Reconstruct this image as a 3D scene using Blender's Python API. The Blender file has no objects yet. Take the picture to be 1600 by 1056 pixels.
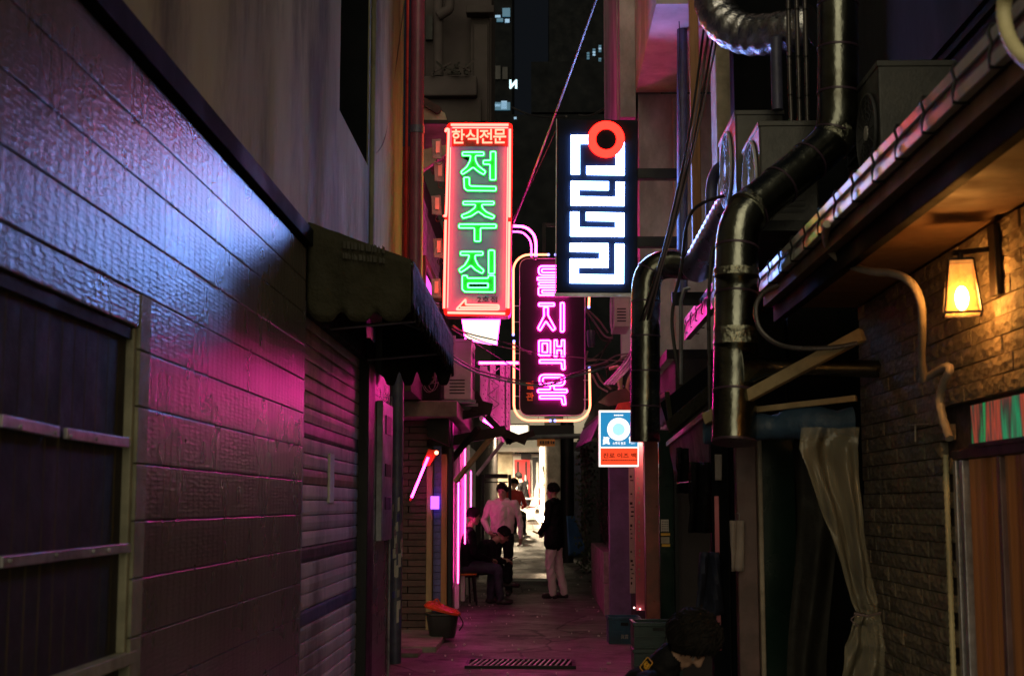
import bpy, math, random
from mathutils import Vector, Matrix, noise as mnoise
random.seed(7)
SC = bpy.context.scene
COL = SC.collection
# ------------------------------------------------------------------ camera, world, light, exposure
FPX = 2150.0
TH = math.atan(260 / FPX)
PS = math.atan(45 / FPX * math.cos(TH))
CAMZ = 1.4
cam = bpy.data.objects.new('camera', bpy.data.cameras.new('camera'))
COL.objects.link(cam)
cam.location = (0, 0, CAMZ)
cam.rotation_euler = (math.pi / 2 + TH, 0, PS)
cam.data.sensor_width = 36
cam.data.lens = FPX / 1600 * 36
cam.data.clip_end = 600
cam.data.clip_start = 0.05
cam.data.dof.use_dof = True
cam.data.dof.focus_distance = 12.5
cam.data.dof.aperture_fstop = 4.5
SC.camera = cam

W = bpy.data.worlds.new('World')
SC.world = W
W.use_nodes = True
bg = W.node_tree.nodes['Background']
bg.inputs[0].default_value = (0.30, 0.36, 0.46, 1)      # night sky glow over the city
bg.inputs[1].default_value = 0.013
# the weak warm street light that falls into the alley from the avenue behind the camera
sun = bpy.data.objects.new('street_glow', bpy.data.lights.new('street_glow', 'SUN'))
COL.objects.link(sun)
sun.data.energy = 1.6
sun.data.angle = math.radians(85)
sun.data.color = (1.0, 0.88, 0.58)
sun.rotation_euler = (math.radians(90 - 20), 0, math.radians(-2))
SC.view_settings.view_transform = 'Standard'
SC.view_settings.look = 'None'
SC.view_settings.exposure = 0.24
SC.view_settings.gamma = 1
SC.view_settings.use_curve_mapping = False
cy = SC.cycles
cy.use_denoising = True
cy.max_bounces = 6
cy.diffuse_bounces = 3
cy.glossy_bounces = 3
cy.transmission_bounces = 4
cy.transparent_max_bounces = 8
cy.sample_clamp_indirect = 4
cy.sample_clamp_direct = 0
cy.caustics_reflective = False
cy.caustics_refractive = False

# ------------------------------------------------------------------ measuring helpers
_f = Vector((-math.sin(PS) * math.cos(TH), math.cos(PS) * math.cos(TH), math.sin(TH)))
_r = Vector((math.cos(PS), math.sin(PS), 0))
_u = _r.cross(_f)
def _at(ax, px, py, v):
    d = _f + _r * ((px - 800) / FPX) + _u * ((528 - py) / FPX)
    c = Vector((0, 0, CAMZ))
    return c + d * ((v - c[ax]) / d[ax])
def AX(px, py, x): return _at(0, px, py, x)
def AY(px, py, y): return _at(1, px, py, y)
def AZ(px, py, z): return _at(2, px, py, z)

# ------------------------------------------------------------------ materials
def newmat(name):
    m = bpy.data.materials.new(name)
    m.use_nodes = True
    nt = m.node_tree
    return m, nt, nt.nodes['Principled BSDF']
def mixrgb(nt, f, a, b, blend='MIX'):
    n = nt.nodes.new('ShaderNodeMix'); n.data_type = 'RGBA'; n.blend_type = blend
    for s, v in ((n.inputs[0], f), (n.inputs[6], a), (n.inputs[7], b)):
        if hasattr(v, 'is_output'): nt.links.new(v, s)
        else: s.default_value = v if isinstance(v, (int, float)) else (*v[:3], 1)
    return n.outputs[2]
def noise(nt, vec, scale, detail=4, rough=.6):
    n = nt.nodes.new('ShaderNodeTexNoise'); n.inputs['Scale'].default_value = scale
    n.inputs['Detail'].default_value = detail; n.inputs['Roughness'].default_value = rough
    nt.links.new(vec, n.inputs['Vector']); return n.outputs[0]
def ramp(nt, fac, a, b, ca=(0, 0, 0), cb=(1, 1, 1)):
    n = nt.nodes.new('ShaderNodeValToRGB'); n.color_ramp.elements[0].position = a; n.color_ramp.elements[1].position = b
    n.color_ramp.elements[0].color = (*ca, 1); n.color_ramp.elements[1].color = (*cb, 1)
    nt.links.new(fac, n.inputs[0]); return n.outputs[0]
def pos(nt, sc=(1, 1, 1)):
    g = nt.nodes.new('ShaderNodeNewGeometry'); m = nt.nodes.new('ShaderNodeMapping')
    m.inputs['Scale'].default_value = sc
    nt.links.new(g.outputs['Position'], m.inputs['Vector']); return m.outputs[0]
def bump(nt, b, h, strength, dist, prev=None):
    n = nt.nodes.new('ShaderNodeBump'); n.inputs['Strength'].default_value = strength; n.inputs['Distance'].default_value = dist
    nt.links.new(h, n.inputs['Height'])
    if prev: nt.links.new(prev, n.inputs['Normal'])
    nt.links.new(n.outputs[0], b.inputs['Normal']); return n.outputs[0]
def M(name, col, rough=.6, metal=0., var=.35, scale=3, bs=.4, bd=.004, bscale=60, stretch=(1, 1, 1), dirt=None, dirtamt=.5, rnd=0., coat=0., spec=.5):
    m, nt, b = newmat(name)
    p = pos(nt, stretch)
    f = ramp(nt, noise(nt, p, scale, 6), .3, .7)
    dark = [c * (1 - var) for c in col]; light = [min(1, c * (1 + var)) for c in col]
    c = mixrgb(nt, f, dark, light)
    if dirt:
        f2 = ramp(nt, noise(nt, pos(nt, stretch), scale * .37 + .4, 8, .7), .48, .62)
        mm = nt.nodes.new('ShaderNodeMath'); mm.operation = 'MULTIPLY'; mm.inputs[1].default_value = dirtamt
        nt.links.new(f2, mm.inputs[0]); c = mixrgb(nt, mm.outputs[0], c, dirt)
    if rnd:
        oi = nt.nodes.new('ShaderNodeObjectInfo')
        c = mixrgb(nt, 1.0, c, ramp(nt, oi.outputs['Random'], 0, 1, (1 - rnd,) * 3, (1 + rnd * .6, 1 + rnd * .5, 1 + rnd * .4)), 'MULTIPLY')
    nt.links.new(c, b.inputs['Base Color'])
    b.inputs['Metallic'].default_value = metal
    rr = ramp(nt, noise(nt, p, scale * 2.3, 5), .3, .75, (max(.03, rough * .75),) * 3, (min(1, rough * 1.25),) * 3)
    nt.links.new(rr, b.inputs['Roughness'])
    b.inputs['Specular IOR Level'].default_value = spec
    if coat: b.inputs['Coat Weight'].default_value = coat; b.inputs['Coat Roughness'].default_value = .15
    if bs: bump(nt, b, noise(nt, pos(nt, stretch), bscale, 5), bs, bd)
    return m
def E(name, col, s):
    m, nt, b = newmat(name)
    b.inputs['Base Color'].default_value = (0.02, .02, .02, 1)
    b.inputs['Emission Color'].default_value = (*col, 1); b.inputs['Emission Strength'].default_value = s
    return m
# painted metal siding: embossed stipple that glitters at grazing angles
def siding_mat():
    m, nt, b = newmat('siding_paint')
    f = ramp(nt, noise(nt, pos(nt), 1.3, 6), .3, .7)
    c = mixrgb(nt, f, (.10, .085, .08), (.17, .145, .135))
    c = mixrgb(nt, ramp(nt, noise(nt, pos(nt, (1, 4, .5)), 1.2, 4), .45, .95), c, (.06, .05, .045))
    nt.links.new(c, b.inputs['Base Color'])
    nt.links.new(ramp(nt, noise(nt, pos(nt), 2.5, 2), .2, .8, (.25,) * 3, (.31,) * 3), b.inputs['Roughness'])
    b.inputs['Specular IOR Level'].default_value = .9
    b.inputs['Metallic'].default_value = .3
    v = nt.nodes.new('ShaderNodeTexVoronoi'); v.inputs['Scale'].default_value = 1; v.inputs['Randomness'].default_value = .5
    mp = pos(nt, (0, 25, 66)); nt.links.new(mp, v.inputs['Vector'])
    n1 = bump(nt, b, v.outputs['Distance'], .5, .0032)
    bump(nt, b, noise(nt, pos(nt, (40, 14, 150)), 1, 2), .15, .0016, n1)
    return m
MT = {}
MT['siding'] = siding_mat()
MT['stucco'] = M('stucco', (.30, .275, .16), .85, spec=.15, var=.3, scale=1.2, bs=.9, bd=.012, bscale=18, stretch=(1, 1, .35), dirt=(.07, .06, .045), dirtamt=.75)
MT['black'] = M('black_metal', (.007, .007, .009), .45, spec=.3)
MT['dark'] = M('dark_board', (.02, .018, .017), .7, spec=.2, var=.4)
MT['trim'] = M('window_trim_tile', (.21, .20, .14), .6, scale=8, bs=.8, bscale=120, rnd=.15)
MT['glassdark'] = M('ribbed_polycarbonate', (.085, .068, .026), .75, spec=.1, var=.5, scale=2, bs=.15, bscale=30, dirt=(.02, .018, .014))
MT['alu'] = M('scuffed_aluminium', (.42, .41, .44), .4, metal=.7, scale=9, dirt=(.1, .09, .09))
MT['shutter'] = M('shutter_paint', (.52, .41, .36), .5, metal=.1, var=.25, scale=2.2, stretch=(1, 1, .5), bs=.3, bscale=90, dirt=(.07, .05, .04), dirtamt=.7, rnd=.22)
MT['shutterblue'] = M('shutter_blue_slat', (.07, .09, .17), .4, metal=.2, dirt=(.05, .05, .06))
MT['shutterdark'] = M('shutter_dark_slat', (.05, .04, .045), .4, metal=.2)
MT['shutterochre'] = M('shutter_ochre_slat', (.22, .14, .06), .45, metal=.2, dirt=(.08, .05, .03))
MT['steel'] = M('grey_steel', (.22, .22, .24), .42, metal=.6, scale=5, dirt=(.08, .07, .065), rnd=.05)
MT['bluesteel'] = M('blue_grey_pole', (.10, .10, .17), .45, metal=.2, scale=6, dirt=(.2, .19, .17), dirtamt=.4)
MT['canvas'] = M('awning_canvas', (.027, .025, .015), .9, spec=.2, var=.3, scale=5, bs=1., bd=.03, bscale=9, dirt=(.03, .03, .02))
MT['canvasprint'] = M('faded_print', (.035, .033, .024), .9)
MT['concrete'] = M('weathered_concrete', (.24, .21, .18), .85, scale=4, bs=.8, bd=.006, bscale=45, dirt=(.09, .075, .06))
MT['brick'] = M('dark_brick', (.075, .032, .028), .62, var=.3, scale=14, bs=.7, bd=.003, bscale=90, rnd=.35)
MT['mortar'] = M('mortar', (.07, .05, .045), .9, scale=20)
MT['tileblue'] = M('glazed_tile', (.10, .09, .30), .3, var=.2, scale=14, rnd=.2)
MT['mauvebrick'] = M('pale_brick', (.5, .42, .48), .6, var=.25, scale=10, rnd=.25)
MT['wood'] = M('weathered_wood', (.30, .20, .10), .65, var=.4, scale=5, stretch=(3, 3, .5), bs=.5, bscale=40)
MT['woodor'] = M('orange_wood', (.34, .14, .05), .5, var=.3, scale=6, stretch=(4, 4, .4))
MT['beamwood'] = M('raw_timber', (.40, .31, .17), .7, var=.3, scale=4, bs=.5, bscale=40, dirt=(.15, .1, .05))
MT['redplastic'] = M('orange_red_plastic', (.75, .07, .02), .3, var=.15, scale=10, bs=.1)
MT['blackplastic'] = M('black_plastic', (.022, .022, .022), .35, var=.3)
MT['orangeplastic'] = M('orange_plastic', (.75, .22, .03), .35)
MT['blueplastic'] = M('blue_crate_plastic', (.02, .10, .18), .4, scale=8, dirt=(.03, .06, .08))
MT['greenplastic'] = M('dark_green_plastic', (.006, .026, .026), .35, scale=8)
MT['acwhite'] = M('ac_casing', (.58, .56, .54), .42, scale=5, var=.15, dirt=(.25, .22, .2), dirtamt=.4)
MT['acdim'] = M('ac_casing_dimmed', (.04, .04, .04), .4, scale=5, var=.2, dirt=(.08, .07, .06), dirtamt=.5)  # albedo lowered so the faces toward the street glow stay dim
MT['acgrille'] = M('ac_grille', (.04, .04, .045), .5)
MT['duct'] = M('sheet_metal_duct', (.22, .228, .195), .23, metal=1., var=.45, scale=3, bs=.4, bd=.012, bscale=11, dirt=(.07, .065, .05), dirtamt=.8)
MT['foil'] = M('aluminium_foil', (.62, .62, .66), .2, metal=1., var=.2, scale=8, bs=.9, bd=.012, bscale=26)
MT['flexduct'] = M('flexible_duct_foil', (.55, .55, .62), .30, metal=1., bs=.4, bscale=60, bd=.004)
MT['copper'] = M('insulated_pipe', (.10, .09, .09), .3, metal=.5)
MT['whitepaint'] = M('gutter_white', (.55, .55, .52), .22, metal=.3, var=.12, scale=6, bs=.3, bd=.004, bscale=20)
MT['gutterdark'] = M('gutter_dark', (.055, .03, .05), .35, metal=.2)
MT['soffit'] = M('soffit_board', (.17, .10, .055), .7, var=.35, scale=3, bs=.4, bscale=25, dirt=(.09, .06, .04))
MT['stone'] = None
MT['asphalt'] = None
MT['conduit'] = M('grey_conduit', (.40, .34, .26), .5, scale=6, bs=.2)
MT['hose'] = M('cream_hose', (.62, .55, .32), .5)
MT['cable'] = M('cable_rubber', (.035, .03, .03), .45, bs=0)
MT['cablepale'] = M('cable_pale', (.22, .16, .17), .5, bs=0)
MT['cablegreen'] = M('cable_green', (.04, .22, .12), .45, bs=0)
MT['tarp'] = M('blue_tarp', (.03, .07, .13), .55, scale=4, bs=.7, bd=.015, bscale=16)
MT['purplecloth'] = M('mauve_cloth', (.24, .14, .20), .8, scale=6, bs=.5, bscale=30)
MT['plaster'] = M('pink_plaster', (.62, .52, .55), .8, scale=1.5, bs=.5, bd=.006, bscale=30, stretch=(1, 1, .5), dirt=(.2, .15, .15), dirtamt=.6)
MT['farwall'] = M('night_wall', (.05, .041, .043), .85, scale=1, spec=.1, dirt=(.04, .035, .03))  # low tone stands in for walls the street light does not reach
MT['blackwall'] = M('unlit_wall', (.005, .006, .008), .8, scale=1, spec=.08)  # darkness put into the colour, as the street glow has no falloff
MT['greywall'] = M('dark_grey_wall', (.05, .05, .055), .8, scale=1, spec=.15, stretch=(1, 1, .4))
MT['cream'] = M('cream_board', (.50, .42, .30), .7, scale=4, dirt=(.2, .16, .1))
MT['white'] = M('white_paint', (.72, .70, .66), .55, var=.1, scale=3)
MT['redpaint'] = M('poster_red', (.62, .02, .03), .5, var=.1)
MT['redsteel'] = M('red_sign_steel', (.55, .03, .025), .35, metal=.1, scale=6)
MT['reddark'] = M('sign_header_panel', (.28, .015, .012), .4)
MT['signface'] = M('sign_face_acrylic', (.24, .20, .34), .45, var=.08, scale=5, bs=.05)
_b = MT['signface'].node_tree.nodes['Principled BSDF']; _b.inputs['Emission Color'].default_value = (.30, .22, .62, 1); _b.inputs['Emission Strength'].default_value = .12
MT['greenletter'] = M('green_channel_letter', (.01, .52, .07), .4, var=.1, bs=0)
MT['signblack'] = M('sign_panel_black', (.004, .007, .013), .6, spec=.15, var=.1, bs=.05)
MT['signplum'] = M('sign_panel_charcoal', (.016, .012, .016), .5, spec=.2, var=.15, bs=.05)
MT['orangeprint'] = M('orange_vinyl', (.95, .42, .04), .5, bs=0)
MT['brownpost'] = M('brown_post', (.15, .085, .085), .42, scale=5, bs=.3, dirt=(.06, .04, .035))
MT['redpost'] = M('red_brown_post', (.24, .045, .03), .35, scale=6, dirt=(.08, .03, .02))
MT['greendoor'] = M('dark_green_door', (.006, .022, .015), .2, scale=2, bs=.1)
MT['pinkpanel'] = M('pink_banner_board', (.70, .16, .22), .35, scale=5, var=.12, bs=.2, bscale=30)
MT['navy'] = M('navy_cloth', (.015, .02, .045), .8, bs=.6, bscale=25, bd=.01)
MT['blackcloth'] = M('black_cloth', (.006, .0055, .007), .8, spec=.15, bs=.8, bscale=14, bd=.02)
MT['towel'] = M('grey_towel', (.34, .29, .27), .9, bs=.5, bscale=80)
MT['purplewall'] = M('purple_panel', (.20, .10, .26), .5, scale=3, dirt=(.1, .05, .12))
MT['planter'] = M('planter_tile', (.32, .20, .24), .6, scale=6, dirt=(.1, .06, .07))
MT['leaf'] = M('dark_leaf', (.05, .075, .04), .5, bs=0, rnd=.3)
MT['bark'] = M('bark', (.06, .045, .035), .9)
MT['paper'] = M('paper', (.62, .56, .5), .7, var=.12, scale=20)
MT['ink'] = M('ink', (.03, .02, .02), .7, bs=0)
MT['skin'] = M('skin', (.42, .25, .18), .5, var=.12, scale=20, bs=.1)
MT['hair'] = M('black_hair', (.007, .0055, .005), .75, spec=.2, bs=.9, bscale=130, bd=.006, stretch=(1, 1, .4))
MT['shirt'] = M('pale_shirt', (.60, .47, .47), .8, var=.1, scale=6, bs=.9, bd=.03, bscale=11)
MT['trouserwhite'] = M('pale_trousers', (.62, .53, .52), .8, var=.1, bs=.9, bd=.025, bscale=12)
MT['jeans'] = M('dark_jeans', (.03, .035, .055), .8, bs=.9, bd=.02, bscale=12)
MT['shoe'] = M('dark_shoe', (.03, .022, .022), .4)
MT['redcloth'] = M('red_cloth', (.35, .02, .02), .8)
MT['grate'] = M('galvanised_grate', (.75, .75, .70), .45, metal=.4, scale=6)
MT['litter'] = M('litter_paper', (.7, .66, .62), .6, bs=0)
MT['orangesign'] = M('orange_plate', (.70, .24, .05), .5)
MT['bronze'] = M('lantern_black', (.02, .016, .012), .4, metal=.5)
# split-face stone blocks
def stone():
    m, nt, b = newmat('split_face_stone')
    f = ramp(nt, noise(nt, pos(nt), 14, 7, .7), .3, .7)
    c = mixrgb(nt, f, (.13, .11, .08), (.32, .275, .20))
    oi = nt.nodes.new('ShaderNodeObjectInfo')
    c = mixrgb(nt, 1.0, c, ramp(nt, oi.outputs['Random'], 0, 1, (.7, .7, .7), (1.15, 1.1, 1.05)), 'MULTIPLY')
    nt.links.new(c, b.inputs['Base Color']); b.inputs['Roughness'].default_value = .75
    v = nt.nodes.new('ShaderNodeTexVoronoi'); v.inputs['Scale'].default_value = 26; v.feature = 'F1'
    nt.links.new(pos(nt, (1, .8, 1.5)), v.inputs['Vector'])
    n1 = bump(nt, b, v.outputs['Distance'], 1.0, .010)
    bump(nt, b, noise(nt, pos(nt), 70, 6), .8, .008, n1)
    return m
MT['stone'] = stone()
def asphalt():
    m, nt, b = newmat('asphalt')
    c = mixrgb(nt, ramp(nt, noise(nt, pos(nt), .8, 6), .35, .65), (.085, .075, .072), (.15, .135, .128))
    c = mixrgb(nt, ramp(nt, noise(nt, pos(nt), 110, 2), .52, .68), c, (.26, .24, .23))
    c = mixrgb(nt, ramp(nt, noise(nt, pos(nt), 2.1, 8, .7), .53, .60), c, (.05, .045, .043))
    v = nt.nodes.new('ShaderNodeTexVoronoi'); v.feature = 'DISTANCE_TO_EDGE'; v.inputs['Scale'].default_value = .9
    w = nt.nodes.new('ShaderNodeMix'); w.data_type = 'VECTOR'; w.inputs[0].default_value = .12
    g = nt.nodes.new('ShaderNodeTexNoise'); g.inputs['Scale'].default_value = 3; g.inputs['Detail'].default_value = 6
    p = pos(nt); nt.links.new(p, g.inputs['Vector']); nt.links.new(p, w.inputs[4]); nt.links.new(g.outputs['Color'], w.inputs[5]); nt.links.new(w.outputs[1], v.inputs['Vector'])
    crack = ramp(nt, v.outputs['Distance'], .004, .016)
    c = mixrgb(nt, crack, (.03, .027, .025), c)
    nt.links.new(c, b.inputs['Base Color'])
    nt.links.new(ramp(nt, noise(nt, pos(nt), 1.4, 6, .7), .35, .65, (.34,) * 3, (.8,) * 3), b.inputs['Roughness'])
    n1 = bump(nt, b, noise(nt, pos(nt), 150, 3), .8, .006)
    n1 = bump(nt, b, crack, .6, .01, n1)
    bump(nt, b, noise(nt, pos(nt), 5, 5), .35, .03, n1)
    return m
MT['asphalt'] = asphalt()
# iridescent film: metallic; reflected colour bands put into its colour and a faint glow
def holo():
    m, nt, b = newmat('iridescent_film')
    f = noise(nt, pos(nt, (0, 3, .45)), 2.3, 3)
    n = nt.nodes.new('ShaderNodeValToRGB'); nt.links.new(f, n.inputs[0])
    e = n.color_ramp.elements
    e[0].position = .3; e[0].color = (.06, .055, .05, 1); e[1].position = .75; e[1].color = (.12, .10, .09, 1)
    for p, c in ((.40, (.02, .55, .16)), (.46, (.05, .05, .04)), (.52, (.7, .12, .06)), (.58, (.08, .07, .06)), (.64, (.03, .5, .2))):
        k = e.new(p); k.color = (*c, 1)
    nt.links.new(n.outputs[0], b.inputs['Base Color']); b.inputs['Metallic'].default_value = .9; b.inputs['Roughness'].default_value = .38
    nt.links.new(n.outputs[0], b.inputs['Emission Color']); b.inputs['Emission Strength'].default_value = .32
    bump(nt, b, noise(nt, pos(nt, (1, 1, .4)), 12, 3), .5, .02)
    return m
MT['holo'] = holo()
# clear plastic sheet
def plastic():
    m, nt, b = newmat('clear_plastic_curtain')
    b.inputs['Base Color'].default_value = (.50, .46, .34, 1); b.inputs['Roughness'].default_value = .14
    b.inputs['Specular IOR Level'].default_value = .8
    b.inputs['Alpha'].default_value = .42
    bump(nt, b, noise(nt, pos(nt, (1, 1, .3)), 16, 4), .35, .012)
    return m
MT['plastic'] = plastic()
def pane(name, col, s, alpha, st=(1, 1, .3), lo=.6):
    m, nt, b = newmat(name)
    b.inputs['Base Color'].default_value = (*[c * .5 for c in col], 1); b.inputs['Roughness'].default_value = .4
    f = ramp(nt, noise(nt, pos(nt, st), 30 if st[0] else 9, 4), .35, .65, [c * lo for c in col], col)
    nt.links.new(f, b.inputs['Emission Color']); b.inputs['Emission Strength'].default_value = s
    b.inputs['Alpha'].default_value = alpha
    return m
MT['lanternpane'] = pane('lantern_glass', (1., .36, .065), 1.25, .42)
MT['curtainglow'] = pane('glowing_orange_curtain', (.34, .12, .035), .10, 1., (0, 2.2, .05), .25)  # room light put into the curtain as glow, fold shading as streaks
MT['orangeglass'] = pane('curtained_window_glow', (.50, .15, .025), .28, 1.)
MT['n_red'] = E('neon_red', (1., .033, .024), 20)
MT['n_redtext'] = E('neon_red_script', (1., .13, .08), 5)
MT['n_green'] = E('neon_green', (.07, 1., .17), 7.5)
MT['n_pink'] = E('neon_magenta', (1., .035, .38), 20)
MT['n_pinkletter'] = E('neon_magenta_letter', (1., .017, .34), 48)
MT['n_pinkdim'] = E('neon_magenta_strip', (1., .03, .40), 18)
MT['n_warm'] = E('neon_warm_white', (1., .24, .12), 3.6)
MT['n_blue'] = E('neon_electrode', (.25, .25, 1.), 3)
MT['led_white'] = E('led_white_face', (.20, .37, 1.), 34)
MT['led_red'] = E('led_red_ring', (1., .005, .003), 15)
MT['lb_blue'] = E('lightbox_blue', (.015, .22, .45), 1.05)
MT['lb_red'] = E('lightbox_red', (1., .07, .02), .95)
MT['lb_white'] = E('lightbox_white', (1., .92, .84), 1.3)
MT['lb_cream'] = E('lightbox_cream', (1., .86, .62), 1.6)
MT['bulb'] = E('hot_bulb', (1., .40, .075), 300)
MT['lampwarm'] = E('lamp_warm', (1., .70, .45), 60)
MT['farlight'] = E('far_window_light', (.45, .75, 1.), .55)
MT['farblue'] = E('far_window_blue', (.12, .35, .5), .35)
MT['screen'] = E('purple_screen', (.35, .07, .9), 3)
MT['n_letter'] = E('lit_letter', (.65, .95, 1.), 1.4)
MT['pinkglass'] = E('pink_lit_window', (.75, .05, .55), 3)
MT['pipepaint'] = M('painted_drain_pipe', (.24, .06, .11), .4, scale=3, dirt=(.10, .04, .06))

# ------------------------------------------------------------------ geometry helpers
WL = {}          # world location of every empty
class MB:
    def __init__(s): s.v = []; s.f = []
    def add(s, vs, fs):
        o = len(s.v); s.v += [tuple(v) for v in vs]; s.f += [tuple(i + o for i in f) for f in fs]; return s
    def box(s, x0, x1, y0, y1, z0, z1):
        return s.hexa([(x0, y0, z0), (x1, y0, z0), (x1, y1, z0), (x0, y1, z0), (x0, y0, z1), (x1, y0, z1), (x1, y1, z1), (x0, y1, z1)])
    def hexa(s, p):
        return s.add(p, [(3, 2, 1, 0), (4, 5, 6, 7), (0, 1, 5, 4), (1, 2, 6, 5), (2, 3, 7, 6), (3, 0, 4, 7)])
    def tube(s, path, r, n=10, closed=False, caps=True):
        P = [Vector(p) for p in path]; m = len(P)
        R = r if isinstance(r, (list, tuple)) else [r] * m
        up = None; rings = []
        for i in range(m):
            if closed: t = P[(i + 1) % m] - P[i - 1]
            else: t = P[min(i + 1, m - 1)] - P[max(i - 1, 0)]
            if t.length < 1e-9: t = Vector((0, 0, 1))
            t.normalize()
            if up is None:
                up = Vector((0, 1, 0)) if abs(t.y) < .9 else Vector((1, 0, 0))
            a = (up - t * up.dot(t)).normalized(); up = a; b = t.cross(a)
            rings.append([P[i] + (a * math.cos(2 * math.pi * k / n) + b * math.sin(2 * math.pi * k / n)) * R[i] for k in range(n)])
        vs = [v for g in rings for v in g]; fs = []
        for i in range(m if closed else m - 1):
            j = (i + 1) % m
            for k in range(n):
                l = (k + 1) % n
                fs.append((i * n + k, j * n + k, j * n + l, i * n + l))
        if caps and not closed:
            fs.append(tuple(range(n))); fs.append(tuple(range((m - 1) * n, m * n))[::-1])
        return s.add(vs, fs)
    def bar(s, a, b, w, h, up=(0, 0, 1)):      # rectangular bar from a to b
        a = Vector(a); b = Vector(b); t = (b - a).normalized(); up = Vector(up)
        if abs(t.dot(up)) > .98: up = Vector((0, 1, 0))
        x = t.cross(up).normalized() * w / 2; y = x.normalized().cross(t) * h / 2
        return s.hexa([a - x - y, a + x - y, b + x - y, b - x - y, a - x + y, a + x + y, b + x + y, b - x + y])
    def prism(s, pts, d):                      # planar outline (world pts) pushed along vector d; concave ok via ngon
        n = len(pts); d = Vector(d); A = [Vector(p) for p in pts]
        return s.add(A + [p + d for p in A], [tuple(range(n)), tuple(range(2 * n - 1, n - 1, -1))] + [(i, i + n, (i + 1) % n + n, (i + 1) % n) for i in range(n)])
    def ball(s, c, r, n=10, m=7):
        rx, ry, rz = (r, r, r) if not isinstance(r, (tuple, list)) else r
        vs = [(c[0], c[1], c[2] - rz)]
        for i in range(1, m):
            ph = -math.pi / 2 + math.pi * i / m
            for k in range(n):
                a = 2 * math.pi * k / n
                vs.append((c[0] + rx * math.cos(ph) * math.cos(a), c[1] + ry * math.cos(ph) * math.sin(a), c[2] + rz * math.sin(ph)))
        vs.append((c[0], c[1], c[2] + rz)); fs = []
        for k in range(n): fs.append((0, 1 + (k + 1) % n, 1 + k)); fs.append((len(vs) - 1, 1 + (m - 2) * n + k, 1 + (m - 2) * n + (k + 1) % n))
        for i in range(m - 2):
            for k in range(n):
                l = (k + 1) % n; fs.append((1 + i * n + k, 1 + i * n + l, 1 + (i + 1) * n + l, 1 + (i + 1) * n + k))
        return s.add(vs, fs)
    def grid(s, fn, nu, nv):
        vs = [fn(i / nu, j / nv) for j in range(nv + 1) for i in range(nu + 1)]
        return s.add(vs, [(j * (nu + 1) + i, j * (nu + 1) + i + 1, (j + 1) * (nu + 1) + i + 1, (j + 1) * (nu + 1) + i) for j in range(nv) for i in range(nu)])
    def build(s, name, mat, parent=None, bev=0, smooth=False, solid=0):
        me = bpy.data.meshes.new(name)
        o = bpy.data.objects.new(name, me); COL.objects.link(o)
        if parent:
            off = WL[parent.name] if parent.name in WL else Vector((0, 0, 0)); o.parent = parent
        else:
            n = len(s.v); off = Vector((sum(v[0] for v in s.v) / n, sum(v[1] for v in s.v) / n, min(v[2] for v in s.v))); o.location = off
        WL[o.name] = off
        me.from_pydata([tuple(Vector(v) - off) for v in s.v], [], s.f)
        me.materials.append(MT[mat] if isinstance(mat, str) else mat)
        if smooth:
            me.shade_smooth() if hasattr(me, 'shade_smooth') else None
            try: me.set_sharp_from_angle(angle=math.radians(40))
            except Exception: pass
        me.validate()
        if solid:
            k = o.modifiers.new('solid', 'SOLIDIFY'); k.thickness = solid
        if bev:
            k = o.modifiers.new('bevel', 'BEVEL'); k.width = bev; k.segments = 2; k.limit_method = 'ANGLE'
        return o
def tag(o, label=None, cat=None, group=None, kind=None):
    if label: o['label'] = label
    if cat: o['category'] = cat
    if group: o['group'] = group
    if kind: o['kind'] = kind
    return o
def thing(name, label, cat, loc, group=None):
    o = bpy.data.objects.new(name, None); COL.objects.link(o); o.location = loc; o.empty_display_size = .1
    WL[o.name] = Vector(loc); return tag(o, label, cat, group)
def piece(name, src, loc, parent):       # an instance of a piece mesh (shared data), world position loc
    o = bpy.data.objects.new(name, src); COL.objects.link(o); o.parent = parent
    o.location = Vector(loc) - WL[parent.name]; WL[o.name] = Vector(loc); return o
def mesh_of(mb, mat, name='m'):
    me = bpy.data.meshes.new(name); me.from_pydata(mb.v, [], mb.f); me.materials.append(MT[mat]); return me
def box(name, x0, x1, y0, y1, z0, z1, mat, parent=None, bev=0): return MB().box(x0, x1, y0, y1, z0, z1).build(name, mat, parent, bev)
def smooth_path(P, k=6, closed=False):   # Catmull-Rom
    P = [Vector(p) for p in P]; n = len(P); out = []
    for i in range(n if closed else n - 1):
        if closed: a, b, c, d = P[i - 1], P[i], P[(i + 1) % n], P[(i + 2) % n]
        else: a, b, c, d = P[max(i - 1, 0)], P[i], P[i + 1], P[min(i + 2, n - 1)]
        for j in range(k):
            t = j / k
            out.append(.5 * ((2 * b) + (c - a) * t + (2 * a - 5 * b + 4 * c - d) * t * t + (3 * b - a - 3 * c + d) * t ** 3))
    if not closed: out.append(P[-1])
    return out
def rounded(P, r, k=4):                  # round the corners of a closed outline
    P = [Vector(p) for p in P]; out = []; n = len(P)
    for i in range(n):
        a = P[i - 1] - P[i]; b = P[(i + 1) % n] - P[i]
        rr = min(r, a.length * .45, b.length * .45); p0 = P[i] + a.normalized() * rr; p1 = P[i] + b.normalized() * rr
        for j in range(k + 1):
            t = j / k; out.append(p0 * (1 - t) ** 2 + P[i] * 2 * t * (1 - t) + p1 * t * t)
    return out
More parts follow.
